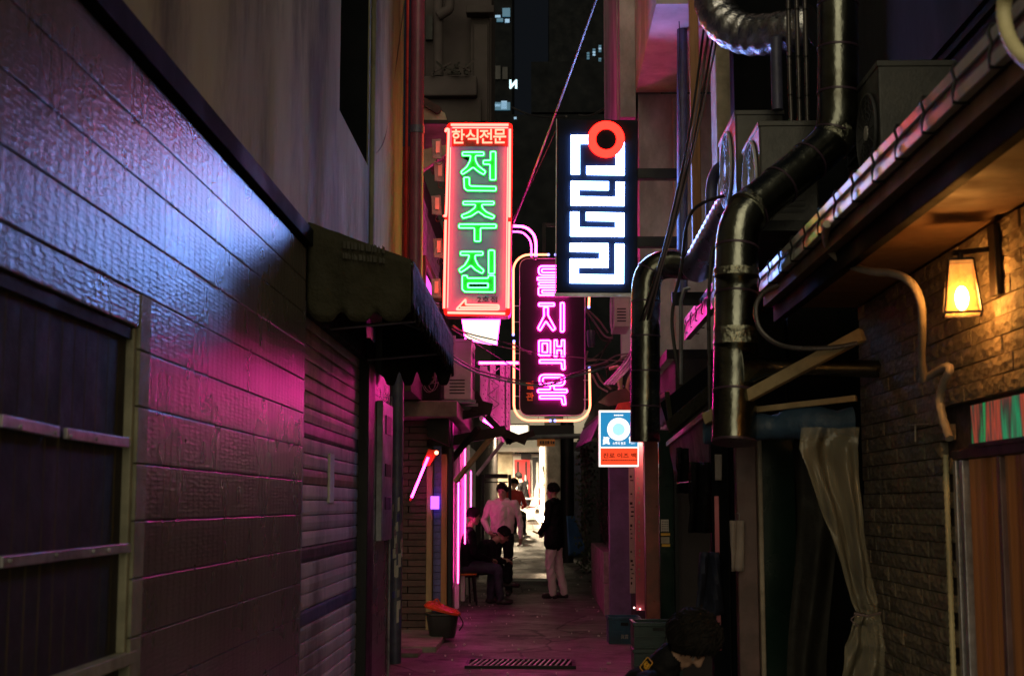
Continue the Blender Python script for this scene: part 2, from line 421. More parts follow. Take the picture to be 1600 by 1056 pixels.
def text_mb(string, x0, x1, z0, z1, y, depth=.004, offset=0., tube=0.):
    """lettering facing -Y, fitted to the rectangle x0..x1, z0..z1, front face at y"""
    cu = bpy.data.curves.new('t', 'FONT'); cu.body = string; cu.size = 1; cu.extrude = .02; cu.offset = offset; cu.resolution_u = 3
    if tube: cu.fill_mode = 'NONE'; cu.extrude = 0; cu.bevel_depth = tube; cu.bevel_resolution = 1
    o = bpy.data.objects.new('t', cu); COL.objects.link(o)
    dg = bpy.context.evaluated_depsgraph_get(); dg.update()
    me = bpy.data.meshes.new_from_object(o.evaluated_get(dg))
    V = [v.co.copy() for v in me.vertices]; F = [tuple(p.vertices) for p in me.polygons]
    bpy.data.objects.remove(o); bpy.data.meshes.remove(me)
    mb = MB()
    if not V: return mb
    ax, bx = min(v.x for v in V), max(v.x for v in V); ay, by = min(v.y for v in V), max(v.y for v in V)
    az, bz = min(v.z for v in V), max(v.z for v in V)
    sx = (x1 - x0) / max(bx - ax, 1e-6); sz = (z1 - z0) / max(by - ay, 1e-6); sd = depth / max(bz - az, 1e-6)
    return mb.add([(x0 + (v.x - ax) * sx, y + (bz - v.z) * sd, z0 + (v.y - ay) * sz) for v in V], F)
def cable(pts, r, label, mat='cable', group=None, k=8, name='cable', sag=0):
    P = [Vector(p) for p in pts]
    if sag and len(P) == 2:
        a, b = P; P = [a.lerp(b, t / 16) - Vector((0, 0, sag * 4 * (t / 16) * (1 - t / 16))) for t in range(17)]; k = 1
    path = smooth_path(P, k) if k > 1 else P
    return tag(MB().tube(path, r, 6).build(name, mat, None, smooth=True), label, 'cable', group)
# ================================================================== GROUND
def gz(y): return 0 if y < 22.5 else min(.98, (y - 22.5) / 15.5 * .98)
g = MB()
xs = [-60, -20, -6] + [-3 + .25 * i for i in range(25)] + [6, 20, 60]
ys = [-60, -10] + [2 + .5 * i for i in range(80)] + [45, 60, 150, 400]
vs = [(x, y, gz(y) + (.012 * mnoise.noise(Vector((x * .9, y * .5, 0))) if -3 <= x <= 3 and y < 30 else 0)) for y in ys for x in xs]
n = len(xs)
g.add(vs, [(j * n + i, j * n + i + 1, (j + 1) * n + i + 1, (j + 1) * n + i) for j in range(len(ys) - 1) for i in range(n - 1)])
tag(g.build('ground', 'asphalt', None, smooth=True), kind='structure').location.z += 0
kb = MB().box(-2.2, -1.0, 13.35, 15.2, -.1, .06).box(-2.2, -1.13, 12.9, 13.35, -.1, .045)
tag(kb.build('pavement', 'concrete', None, bev=.01), kind='structure')
lt = MB()
for i in range(120):
    y = random.uniform(11, 24); x = random.uniform(-1.1, 1.1) if random.random() < .5 else random.choice((-1, 1)) * random.uniform(.55, 1.1)
    s = random.uniform(.004, .014) * (2.2 if random.random() < .05 else 1); a = random.random() * 6; z = gz(y) + .02
    lt.hexa([(x + s * math.cos(a + k * 1.57) * (1, .5, 1, .5)[k % 4], y + s * math.sin(a + k * 1.57), z + (.003 if q else -.012)) for q in (0, 1) for k in range(4)])
tag(lt.build('litter', 'litter', None), 'scraps of pale litter scattered over the dark alley asphalt', 'litter', kind='stuff')
# drain grate across the alley
gt = thing('drain_grate', 'narrow metal drain grate across the asphalt in the foreground', 'drain grate', (-.17, 12.35, .012))
MB().box(-.66, .30, 12.08, 12.11, -.03, .026).box(-.66, .30, 12.59, 12.62, -.03, .026).box(-.66, -.63, 12.11, 12.59, -.03, .026).box(.27, .30, 12.11, 12.59, -.03, .026).build('frame', 'black', gt)
src = mesh_of(MB().hexa([(-.034, -.235, -.006), (-.022, -.235, -.006), (.034, .235, -.006), (.022, .235, -.006), (-.034, -.235, .004), (-.022, -.235, .004), (.034, .235, .004), (.022, .235, .004)]), 'grate', 'bar')
for i in range(19): piece('bar', src, (-.60 + i * .0467, 12.35, .022), gt)
box('channel', -.63, .27, 12.11, 12.59, -.02, .006, 'blackwall', gt)

# ================================================================== LEFT BUILDING (siding below, stucco above)
XL = -1.27
LB = thing('siding_building', 'long building on the left with embossed metal siding, roller shutter and stucco upper wall', 'building', (-2.4, 6.5, 0))
box('backing_wall', -2.6, XL - .03, 1.2, 7.33, 0, 2.82, 'dark', LB).hide_render = False
MB().box(-2.6, XL - .03, 11.5, 11.58, 0, 2.9).box(-2.6, XL - .12, 7.33, 11.5, 2.5, 2.9).build('backing_wall', 'dark', LB)
def siding(y0, y1, z0, z1, x=XL, xb=.028):
    mb = MB(); prof = []          # (y, depth) profile with shallow vertical grooves
    y = y0; prof.append((y0, .006)); prof.append((y0 + .004, 0))
    yy = math.ceil((y0 + .02) / .08) * .08
    while yy < y1 - .02:
        prof += [(yy - .003, 0), (yy, .0009), (yy + .003, 0)]; yy += .08
    prof += [(y1 - .004, 0), (y1, .006)]
    zz = [(z0 + .0015, .006), (z0 + .003, .0008), (z0 + .006, 0), (z1 - .005, 0), (z1 - .003, .0008), (z1 - .0015, .006)]
    vs = [(x - d - e, yv, z) for z, e in zz for yv, d in prof]; n = len(prof)
    fs = [(j * n + i, j * n + i + 1, (j + 1) * n + i + 1, (j + 1) * n + i) for j in range(len(zz) - 1) for i in range(n - 1)]
    mb.add(vs, fs)
    mb.add([(x - .008, y0, z0 + .002), (x - .008, y1, z0 + .002), (x - .008, y1, z1 - .002), (x - .008, y0, z1 - .002), (x - xb, y0, z0 + .002), (x - xb, y1, z0 + .002), (x - xb, y1, z1 - .002), (x - xb, y0, z1 - .002)],
           [(0, 1, 5, 4), (3, 7, 6, 2), (0, 4, 7, 3), (1, 2, 6, 5), (4, 5, 6, 7)])
    return mb.build('siding_panel', 'siding', LB)
z0s = 1.349 - .179 * 7
for k in range(16):
    z0 = max(.01, z0s + .179 * k); z1 = min(2.79, z0s + .179 * (k + 1))
    if z1 <= z0 + .03: continue
    if z1 > .94 and z0 < 1.94: siding(4.42, 7.345, z0, z1)
    else: siding(1.6, 7.345, z0, z1)
    if z1 > .94 and z0 < 1.94:
        siding(1.6, 2.05, z0, z1)
        box('trim_block', XL - .05, XL + .004, 4.30, 4.415, z0 + .002, z1 - .002, 'trim', LB, bev=.003)
box('eave_strip', XL - .05, XL + .035, 1.4, 7.40, 2.795, 2.885, 'blackwall', LB, bev=.004)
# window with ribbed sheet and bars
wn = tag(box('window', -1.33, -1.315, 2.06, 4.29, .95, 1.93, 'black', LB))
WLn = wn
rb = MB()
pr = []
for i in range(90):
    y = 2.06 + 2.23 * i / 89; pr.append((y, .006 * math.sin(i * 1.57)))
rb.add([(-1.305 + d, y, z) for z in (.96, 1.93) for y, d in pr], [(i, i + 1, 90 + i + 1, 90 + i) for i in range(89)])
rb.build('pane', 'glassdark', wn)
MB().box(-1.315, XL - .005, 4.265, 4.298, .95, 1.95).box(-1.315, XL + .006, 2.0, 4.36, .91, .95).build('frame', 'trim', wn, bev=.003)
for (pa, pb) in (((0, 657), (90, 675)), ((102, 677), (200, 692))):
    a = AX(*pa, -1.278); b = AX(*pb, -1.278); MB().bar(a, b, .012, .03).build('security_bar', 'alu', wn, bev=.002)
a = AX(0, 878, -1.278); b = AX(203, 855, -1.278); MB().bar(a, b, .012, .028).build('security_bar', 'alu', wn, bev=.002)
sc_ = mesh_of(MB().tube([(0, 0, 0), (.006, 0, 0)], .006, 8), 'alu', 'screw')
for p in ((32, 667), (86, 676), (110, 682), (150, 686), (88, 867), (146, 861), (170, 859), (15, 876)):
    piece('screw', sc_, AX(*p, -1.272), wn)
MB().box(-1.315, XL - .012, 2.06, 4.265, 1.915, 1.95).build('frame', 'dark', wn)
siding(1.6, 4.415, 1.953, 2.063)
# roller shutter: every slat its own piece
rs = tag(box('roller_shutter', -1.42, -1.40, 7.37, 10.05, 0, 2.5, 'dark', LB), None)
zz = .02; k = 0
random.seed(3)
while zz < 2.48:
    h = .088
    m = 'shutter'
    if k in (8,): m = 'shutterblue'
    if k in (12, 13): m = 'shutterdark' if k == 12 else 'shutter'
    if k in (17,): m = 'shutterochre'
    if k in (20,): m = 'shutterdark'
    mb = MB(); P = [(-1.346, 0), (-1.334, .003), (-1.3315, .02), (-1.3305, .045), (-1.3315, .068), (-1.334, .082), (-1.346, .0855), (-1.36, .083), (-1.36, .003)]
    mb.prism([(x + .002 * random.random(), 7.385, zz + z) for x, z in P], (0, 2.655, 0))
    mb.build('slat', m, rs); zz += h; k += 1
MB().box(-1.37, XL - .002, 7.345, 7.383, 0, 2.5).build('shutter_rail', 'steel', LB, bev=.003)
MB().box(-1.40, XL + .012, 10.045, 10.42, 0, 2.62).build('door_post', 'black', LB, bev=.006)
box('shutter_housing', -1.45, XL - .01, 7.385, 10.045, 2.46, 2.83, 'dark', LB, bev=.01)
lbx = tag(box('switch_plate', -1.335, -1.318, 9.18 - .55, 9.18 - .37, 1.41, 1.72, 'paper', LB, bev=.004), None)
for k in range(13):
    siding(10.43, 11.55, .02 + .185 * k, .02 + .185 * (k + 1))
# meter cabinet on the siding pier
mc = tag(box('meter_cabinet', XL, XL + .05, 10.62, 11.35, 1.12, 2.20, 'steel', LB, bev=.006))
MB().box(XL + .052, XL + .058, 10.80, 11.18, 1.95, 2.10).box(XL + .052, XL + .058, 10.8, 11.18, 1.62, 1.72).box(XL + .052, XL + .058, 10.8, 11.18, 1.36, 1.46).build('cabinet_window', 'black', mc, bev=.004)
MB().tube([(XL + .015, 11.50, 0), (XL + .015, 11.50, 2.3)], .012, 8).build('conduit', 'alu', LB, smooth=True)
# upper stucco wall with a deep window
U = MB()
y0, ya, yb, y1 = 1.0, 8.46, 9.91, 12.44
U.box(-3.2, XL, y0, ya, 2.90, 9).box(-3.2, XL, yb, y1, 2.90, 9).box(-3.2, XL, ya, yb, 2.90, 3.88).box(-3.2, XL, ya, yb, 6.4, 9)
U.build('upper_wall', 'stucco', LB)
box('pilaster', XL + .001, XL + .035, 10.02, 10.10, 2.92, 9, 'stucco', LB, bev=.01)
uw = box('upper_window', -1.62, -1.58, ya, yb, 3.88, 6.4, 'black', LB)
MB().box(-1.58, -1.50, ya, ya + .06, 3.9, 6.4).box(-1.58, -1.50, yb - .06, yb, 3.9, 6.4).box(-1.58, -1.5, ya + .06, yb - .06, 3.9, 3.95).box(-1.58, -1.5, (ya + yb) / 2 - .025, (ya + yb) / 2 + .025, 3.95, 6.4).build('frame', 'bluesteel', uw)
MB().box(-1.57, XL - .01, yb - .012, yb - .002, 3.89, 6.4).build('reveal_shade', 'blackwall', uw)  # dark sheet over the far reveal in place of its shade
# awning over the shutter
AW = thing('canvas_awning', 'old olive canvas awning with scalloped valance over the roller shutter', 'awning', (-1.0, 9.0, 2.3))
ax0, ax1, ay0, ay1 = -1.265, -.70, 7.36, 10.9
def topz(x): return 2.93 + (2.72 - 2.93) * (x - ax0) / (ax1 - ax0)
MB().grid(lambda u, v: (ax0 + (ax1 - ax0) * u, ay0 + (ay1 - ay0) * v, topz(ax0 + (ax1 - ax0) * u) - .03 * math.sin(math.pi * u) * abs(math.sin(v * math.pi * 4)) - .006 * mnoise.noise(Vector((u * 5, v * 14, 0)))), 10, 48).build('canopy', 'canvas', AW, smooth=True, solid=.005)
def scallop_strip(P0, P1, ztop0, ztop1, zb, amp, nsc, name, mat='canvas', nrm=(0, -1, 0)):
    P0 = Vector(P0); P1 = Vector(P1); nv = Vector(nrm)
    def fn(u, v):
        p = P0.lerp(P1, u); zt = ztop0 + (ztop1 - ztop0) * u
        ph = (u * nsc) % 1; z_b = zb + amp * (abs(math.cos(math.pi * ph)) ** 5)
        z = zt + (z_b - zt) * v
        w = .012 * v * math.sin(u * nsc * 6.28) + .008 * mnoise.noise(Vector((u * 6, v * 4, 3)))
        return (p.x + nv.x * w, p.y + nv.y * w, z)
    return MB().grid(fn, nsc * 12, 8).build(name, mat, AW, smooth=True, solid=.004)
scallop_strip((ax0, ay0, 0), (ax1, ay0, 0), topz(ax0), topz(ax1), 2.38, .055, 3, 'side_panel')
scallop_strip((ax0, ay1, 0), (ax1, ay1, 0), topz(ax0), topz(ax1), 2.34, .11, 4, 'side_panel')
scallop_strip((ax1 + .004, ay0, 0), (ax1 + .004, ay1, 0), 2.72, 2.72, 2.40, .09, 14, 'front_valance', nrm=(1, 0, 0))
MB().tube([(ax0, ay0 + .02, 2.90), (ax1 - .01, ay0 + .02, 2.70), (ax1 - .01, ay1 - .02, 2.70), (ax0, ay1 - .02, 2.90)], .012, 8).tube([(ax1 - .01, 7.5, 2.50), (ax1 - .01, 10.8, 2.50)], .01, 8).tube([(ax0, 8.2, 2.45), (ax1, 8.2, 2.5)], .01, 8).tube([(ax0, 10.0, 2.45), (ax1, 10.0, 2.5)], .01, 8).build('frame', 'steel', AW)
random.seed(77)
fp = MB()
for r, (ya_, yb_) in enumerate(((376, 388), (394, 404))):
    x = 536
    while x < 600:
        w = random.uniform(1.5, 5)
        q = [AY(x, yb_ + (x - 536) * .12, 7.33), AY(x + w, yb_ + (x - 536) * .12, 7.33), AY(x + w, ya_ + random.uniform(0, 5) + (x - 536) * .12, 7.33), AY(x, ya_ + (x - 536) * .12, 7.33)]
        fp.prism(q, (0, .002, 0)); x += w + random.uniform(1, 4)
tag(fp.build('faded_print', 'canvasprint', AW), kind='stuff')
# drain pipes at the corner
DP = thing('drain_pipe', 'thick vertical drain pipe on the corner, lit red by the neon sign', 'pipe', (-1.155, 12.56, 3.2))
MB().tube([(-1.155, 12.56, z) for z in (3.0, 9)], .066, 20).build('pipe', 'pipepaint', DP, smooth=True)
for z in (3.3, 4.85, 6.3): MB().tube([(-1.155, 12.56, z), (-1.155, 12.56, z + .07)], .074, 20).build('collar', 'bluesteel', DP, smooth=True)
tag(MB().tube([(-1.245, 12.52, 2.95), (-1.245, 12.52, 9)], .014, 8).build('conduit_pipe', 'redsteel', None, smooth=True), 'thin conduit running up beside the thick drain pipe', 'pipe')
UP = thing('utility_pole', 'blue grey metal pole with peeling stickers standing at the alley edge', 'pole', (-1.30, 12.45, 0))
MB().tube([(-1.30, 12.45, -.02), (-1.30, 12.45, 2.8)], .058, 24).build('post', 'bluesteel', UP, smooth=True)
random.seed(12)
for i in range(30):
    a = random.uniform(-2.7, -.6); z = random.uniform(.3, 1.6); w = random.uniform(.3, .7); h = random.uniform(.04, .13)
    MB().grid(lambda u, v: (-1.30 + .0595 * math.cos(a + w * u), 12.45 + .0595 * math.sin(a + w * u), z + h * v + .01 * u), 4, 1).build('sticker', random.choice(('towel', 'paper', 'tileblue', 'purplecloth')), UP)
cable([AY(633, 0, 12.3), AY(612, 150, 11.5), AY(600, 220, 10.9), AY(583, 245, 10.2)], .004, 'thin wire dropping down the stucco wall beside the drain pipe')

# ================================================================== LEFT SHOPS BEYOND
LS = thing('brick_shop', 'small brick shop on the left with a concrete canopy slab and pink lit doorway', 'building', (-1.8, 16.5, 0))
YF = 15.1
box('backing_wall', -2.6, -1.02, YF + .10, YF + .3, 0, 2.34, 'mortar', LS)
bs = [mesh_of(MB().box(-.095 + random.uniform(-.003, .003), .095, -.045 - .006 * q, .045, -.031, .031), 'brick', 'brick') for q in range(3)]
for me in bs: pass
k = 0
for r in range(32):
    z = .05 + .072 * r
    for c in range(3):
        x = -1.345 - .2 * c + (.1 if r % 2 else 0)
        if x > -1.34: x = -1.345 + .05; 
        piece('brick', bs[(r + c) % 3], (x, YF + .055, z), LS); k += 1
MB().box(-1.245, -1.18, YF - .03, YF + .1, 0, 2.0).build('door_post', 'wood', LS, bev=.006)
src = mesh_of(MB().box(-.042, .042, -.03, .03, -.033, .033), 'tileblue', 'tile')
for r in range(28): piece('tile', src, (-1.13, YF + .06, .06 + .072 * r), LS)
MB().box(-1.085, -1.02, YF - .03, YF + .1, .15, 1.95).build('door_post', 'woodor', LS, bev=.006)
MB().box(-1.01, -.965, YF - .02, YF + .2, .05, 2.3).build('door_frame', 'black', LS, bev=.004)
sl = box('canopy_slab', -2.4, -.88, 14.5, 18.0, 2.32, 2.49, 'concrete', LS, bev=.012)
MB().hexa([(-1.22, 14.75, 2.12), (-.98, 14.75, 2.02), (-.98, 17, 2.02), (-1.22, 17, 2.12), (-1.22, 14.75, 2.31), (-.98, 14.75, 2.31), (-.98, 17, 2.31), (-1.22, 17, 2.31)]).build('roller_box', 'dark', LS, bev=.01)
# upper storey with pale brick, lit purple
box('upper_backing', -2.6, -1.27, 13.4, 19, 2.5, 4.95, 'mortar', LS)
src = mesh_of(MB().box(-.02, .02, -.11, .11, -.034, .034), 'mauvebrick', 'brick')
for r in range(22):
    for c in range(14):
        y = 13.52 + .235 * c + (.117 if r % 2 else 0); z = 3.12 + .078 * r
        if 14.15 < y < 15.65 and z < 4.0: continue
        if c * 22 + r > 9999: continue
        piece('brick', src, (-1.262, y, z), LS) if k < 290 else None
        k += 1
win = box('window', -1.26, -1.235, 14.3, 15.5, 3.2, 3.92, 'black', LS)
MB().box(-1.232, -1.226, 14.40, 15.40, 3.27, 3.85).build('pane', 'pinkglass', win)
MB().box(-1.26, -1.20, 14.22, 14.3, 3.1, 4.0).box(-1.26, -1.2, 15.5, 15.58, 3.1, 4.0).box(-1.26, -1.2, 14.3, 15.5, 3.92, 4.0).box(-1.26, -1.2, 14.3, 15.5, 3.1, 3.2).build('frame', 'wood', win, bev=.005)
# rooftop cream gable end and debris
rf = thing('tiled_roof_edge', 'cream roof gable with broken tiles above the red neon sign', 'roof', (-1.3, 14.5, 4.9))
P = [AY(648, 192, 14.6), AY(699, 190, 14.6), AY(695, 177, 14.6), AY(668, 160, 14.6), AY(650, 152, 14.6)]
MB().prism(P, (0, 2.4, 0)).build('gable_board', 'cream', rf)
P = [AY(655, 235, 14.6), AY(657, 268, 14.6), AY(698, 240, 14.6), AY(698, 226, 14.6)]
MB().prism(P, (0, .12, 0)).build('brace', 'cream', rf)
for i in range(9):
    a = AY(646 + i * 4.6, 149 + i * 2.7, 14.55); MB().tube([a, a + Vector((.01, 1.3, .05))], .045, 8).build('roof_tile', 'brick', rf)
# AC unit on the slab with slotted bracket
def ac_unit(name, label, x0, x1, y0, y1, z0, z1, fan='x-', group=None, fd=None, side_grille=True, cm='acwhite'):
    t = thing(name, label, 'air conditioner', ((x0 + x1) / 2, (y0 + y1) / 2, z0), group)
    box('casing', x0, x1, y0, y1, z0, z1, cm, t, bev=.012)
    box('top_lid', x0 - .006, x1 + .006, y0 - .006, y1 + .006, z1 - .03, z1 + .004, cm, t, bev=.006)
    if fan == 'x-':
        cy_, cz = (y0 + y1) / 2, (z0 + z1) / 2; r = fd or min(y1 - y0, z1 - z0) * .42; x = x0 - .012
        n = 32
        MB().tube([(x0 - .002, cy_, cz), (x0 + .001 - .008, cy_, cz)], r, n).build('fan_well', 'acgrille', t)
        ring = MB()
        for q in range(1, 8):
            rr = r * q / 7.2
            ring.tube([(x, cy_ + rr * math.cos(a * 2 * math.pi / n), cz + rr * math.sin(a * 2 * math.pi / n)) for a in range(n)], .0035, 5, closed=True)
        for a in range(12): ring.tube([(x, cy_, cz), (x, cy_ + r * math.cos(a * .5236), cz + r * math.sin(a * .5236))], .003, 4)
        ring.tube([(x, cy_ + r * 1.03 * math.cos(a * 2 * math.pi / n), cz + r * 1.03 * math.sin(a * 2 * math.pi / n)) for a in range(n)], .009, 6, closed=True)
        ring.build('fan_guard', 'acgrille' if 'dark' in label else 'acwhite', t)
        MB().tube([(x - .006, cy_, cz), (x + .003, cy_, cz)], r * .2, 16).build('fan_hub', 'acwhite', t)
    if side_grille:
        sg = MB()
        for q in range(5): sg.box(x0 + (x1 - x0) * .2, x0 + (x1 - x0) * .75, y0 - .004, y0 + .002, z0 + .06 + q * .035, z0 + .075 + q * .035)
        sg.build('vent_slots', 'acgrille', t)
    return t
a1 = ac_unit('air_conditioner', 'beige air conditioner standing on the concrete canopy slab under the red neon sign', -1.04, -.74, 14.75, 15.45, 2.52, 3.17, fan='x+')
MB().box(-1.06, -.70, 14.8, 14.86, 2.49, 2.52).build('foot_rail', 'steel', a1)
MB().box(-1.06, -.70, 15.3, 15.36, 2.49, 2.52).build('foot_rail', 'steel', a1)
g2 = MB()
for q in range(9): g2.box(-.739, -.734, 14.85 + q * .06, 14.88 + q * .06, 2.65, 3.05)
g2.build('fan_guard', 'acgrille', a1)
def slotted(name, P, parent, w=.05, mat='acwhite'):
    a, b = Vector(P[0]), Vector(P[1]); m = MB().bar(a, b, w, .004 if False else .006, up=(0, 1, 0)); o = m.build(name, mat, parent)
    d = (b - a); L = d.length; d.normalize(); h = MB(); n = int(L / .055)
    s = d.cross(Vector((0, 1, 0))).normalized()
    for i in range(n):
        c = a + d * (.03 + i * .055) + s * (.012 if i % 2 else -.012) - Vector((0, .0045, 0))
        h.bar(c - d * .009 - s * .006, c + d * .009 + s * .006, .007, .003, up=(0, 1, 0))
    h.build('slot', 'black', o); return o
sb = thing('slotted_angle', 'white slotted angle bracket leaning in front of the beige air conditioner', 'bracket', (-.98, 14.6, 2.6))
slotted('angle_bar', ((-.945, 14.66, 2.76), (-.945, 14.66, 3.20)), sb, .075)
slotted('angle_bar', ((-1.0, 14.64, 2.80), (-.91, 14.64, 2.80)), sb, .09)
tag(box('board_box', -1.32, -1.09, 14.72, 15.0, 2.495, 2.86, 'dark', None, bev=.006), 'dark board box standing left of the beige air conditioner', 'box')
cl = MB()
random.seed(5)
for q in range(9):
    c = AY(672 + random.uniform(-6, 6), 582 + random.uniform(-8, 12), 14.45); r1 = random.uniform(.04, .10); r2 = random.uniform(.07, .16)
    cl.tube([(c.x + r1 * math.cos(a * .4), c.y + .02 * q * .3, c.z + r2 * math.sin(a * .4)) for a in range(16)], .004, 5, closed=True)
tag(cl.build('cable_coil', 'cablepale', None, smooth=True), 'loose coil of pale wires hanging above the canopy slab', 'cable')
MT['rackgrey'] = M('rack_grey', (.40, .30, .38), .5)
# pink lit slotted sign frame, tubes
sf = thing('slotted_sign_frame', 'slotted steel rack glowing pink behind the red neon sign', 'rack', (-.6, 17.0, 2.3))
for (xa, ya_, xb, yb_) in ((757, 572, 757, 640), (770, 570, 770, 652), (786, 568, 786, 690), (798 - 5, 568, 793, 690)):
    slotted('angle_bar', (AY(xa, yb_, 17), AY(xb, ya_, 17)), sf, .07, 'rackgrey')
P = [AY(750, 640, 17.05), AY(796, 694, 17.05), AY(796, 612, 17.05), AY(750, 566, 17.05)]
MB().prism(P, (0, .02, 0)).build('back_sheet', 'rackgrey', sf)
zg = MB()
for q in range(8):
    a = AY(762 if q % 2 else 780, 575 + q * 14, 16.97); b = AY(780 if q % 2 else 762, 589 + q * 14, 16.97); zg.bar(a, b, .012, .012)
zg.build('lattice', 'steel', sf)
def tubething(name, label, pts, r, mat, k=5, group=None, clips=True):
    t = thing(name, label, 'neon tube', pts[0], group)
    MB().tube(smooth_path(pts, k) if k > 1 else pts, r, 8).build('glass_tube', mat, t, smooth=True)
    if clips:
        for p in (pts[0], pts[-1]): MB().ball(p, r * 1.5, 8, 5).build('end_cap', 'acwhite', t, smooth=True)
    return t
tubething('neon_tube', 'straight horizontal magenta neon tube just below the white lightbox', [AY(747, 567, 16.6), AY(812, 567, 16.6)], .014, 'n_pinkletter', 1)
tubething('neon_tube', 'slanting magenta neon tube over the pink lit rack foot', [AY(753, 654, 16.5), AY(775, 668, 16.5), AY(795, 686, 16.5)], .022, 'n_pinkletter')
tubething('neon_tube', 'outer pink neon arc between the red sign and the charcoal sign', [AY(800, 353, 14.2), AY(822, 356, 14.2), AY(836, 372, 14.2), AY(837, 403, 14.2)], .014, 'n_pink')
tubething('neon_tube', 'inner dimmer pink neon arc between the red sign and the charcoal sign', [AY(800, 362, 14.3), AY(817, 364, 14.3), AY(829, 378, 14.3), AY(830, 402, 14.3)], .009, 'n_pinkdim')
wl = thing('white_lightbox', 'glowing white lightbox seen under the red neon sign', 'lightbox', tuple(AY(751, 537, 16)))
P = [AY(722, 500, 16), AY(781, 500, 16), AY(776, 539, 16), AY(727, 530, 16)]
MB().prism(P[::-1], (0, .1, 0)).build('face', 'lb_cream', wl)
MB().tube(P, .012, 6, closed=True).build('rim', 'n_pinkdim', wl)
# pink lit storefront parallel to the alley
ps = thing('pink_storefront', 'shop front washed in magenta light by tall vertical neon tubes', 'shop front', (-1.2, 18.5, 0))
box('wall_panel', -1.3, -1.13, 15.45, 24, 0, 2.32, 'white', ps)
box('sign_board', -1.128, -1.105, 15.9, 16.9, 1.35, 2.15, 'lb_cream', ps, bev=.004)
bd = box('poster', -1.104, -1.10, 15.6, 15.88, 1.0, 1.95, 'orangeprint', ps)
for i in range(4):
    y = 16.95 + i * 1.35
    box('panel_rib', -1.13, -1.075, y, y + .08, .05, 2.3, 'white', ps, bev=.004)
for i, (px, y0_, y1_) in enumerate(((717, 752, 912), (727.5, 740, 850), (736.5, 735, 820), (727, 690, 735))):
    Yv = 1.07 * 2150 / (845 - px)
    a = AY(px, y0_, Yv); b = AY(px, y1_, Yv); b.x = a.x = -1.07
    tubething('neon_tube', ('nearest tall vertical magenta neon tube on the pink storefront', 'second vertical magenta neon tube on the pink storefront', 'farthest vertical magenta neon tube on the pink storefront', 'short upper magenta neon tube on the pink storefront')[i], [a, b], .0085, 'n_pink', 1, 'vertical neon tubes on the pink storefront')
# red capped slanting neon strip at brick pier
ns = thing('slanted_neon_strip', 'slanting magenta neon strip with a red cover on the dark brick pier', 'neon light', tuple(AY(642, 780, 14.9)))
MB().bar(AY(641, 782, 14.92), AY(668, 716, 14.9), .05, .02).build('backing', 'redsteel', ns)
MB().tube([AY(643, 777, 14.86), AY(669, 714, 14.86)], .013, 8).build('glass_tube', 'n_pinkdim', ns, smooth=True)
MB().prism([AY(659, 727, 14.88), AY(672, 727, 14.88), AY(686, 704, 14.88), AY(669, 701, 14.88)], (0, .09, 0)).build('cover', 'redplastic', ns, bev=.004)
MB().ball(AY(682, 707, 14.8), .022, 10, 7).build('lamp', E('small_red_lamp', (1, .18, .09), 9), ns, smooth=True)
tag(box('door_screen', AY(678.5, 0, 15.05).x, AY(691, 0, 15.05).x, 15.04, 15.07, AY(0, 795, 15.05).z, AY(0, 775, 15.05).z, 'screen', None, bev=.002), 'small glowing purple screen mounted in the tiled doorway', 'screen')
# timber braces above the storefront
def beam(label, a, b, w=.06, h=.06, mat='beamwood', name='timber_brace'):
    return tag(MB().bar(a, b, w, h).build(name, mat, None, bev=.004), label, 'timber')
beam('pale diagonal timber brace over the pink storefront', AY(712, 752, 15.9), AY(770, 680, 15.6), .05, .05)
beam('dark diagonal brace above the pale timber brace, upper end under the slab', AY(700, 725, 15.5), AY(748, 668, 15.2), .06, .05, 'dark')
beam('plum coloured brace right of the pale timber brace', AY(745, 742, 16.3), AY(786, 690, 16.3), .04, .04, 'purplecloth')
cv = thing('roof_clutter', 'tangle of dark brackets and flashing jutting out past the canopy slab', 'brackets', tuple(AY(735, 690, 15.6)))
for (a, b, w) in (((690, 655), (765, 640), .07), ((738, 632), (768, 640), .1), ((742, 612), (756, 640), .05), ((760, 650), (800, 692), .05), ((700, 690), (790, 672), .08), ((775, 670), (822, 690), .06), ((790, 690), (835, 676), .05)):
    MB().bar(AY(*a, 15.6), AY(*b, 15.6), w, w * 1.4).build('bracket', 'dark', cv, bev=.006)
# bin
bn = thing('rubbish_bin', 'black plastic bin with a tilted orange red lid on the left', 'bin', (-1.02, 14.45, .04))
def ringp(z, rx, ry, cx=-1.02, cyy=14.45, tilt=0):
    out = []
    for k in range(24):
        a = 2 * math.pi * k / 24; c, s = math.cos(a), math.sin(a)
        q = 3.2; rr = (abs(c) ** q + abs(s) ** q) ** (-1 / q)
        out.append((cx + rx * rr * c, cyy + ry * rr * s, .04 + (z - .04) * .86 + tilt * rr * c))
    return out
def loft(rings, name, mat, parent, cap=True, **kw):
    n = len(rings[0]); mb = MB(); vs = [v for r in rings for v in r]; fs = []
    for i in range(len(rings) - 1):
        for k in range(n): l = (k + 1) % n; fs.append((i * n + k, i * n + l, (i + 1) * n + l, (i + 1) * n + k))
    if cap: fs.append(tuple(range(n))[::-1]); fs.append(tuple(range((len(rings) - 1) * n, len(rings) * n)))
    mb.add(vs, fs); return mb.build(name, mat, parent, **kw)
loft([ringp(.04, .125, .12), ringp(.06, .13, .125), ringp(.30, .165, .15), ringp(.31, .175, .16), ringp(.335, .175, .16)], 'body', 'blackplastic', bn, smooth=True)
loft([ringp(.35, .185, .17, tilt=-.045), ringp(.375, .19, .175, tilt=-.045), ringp(.41, .16, .15, tilt=-.045), ringp(.425, .10, .09, tilt=-.045)], 'lid', 'redplastic', bn, smooth=True)
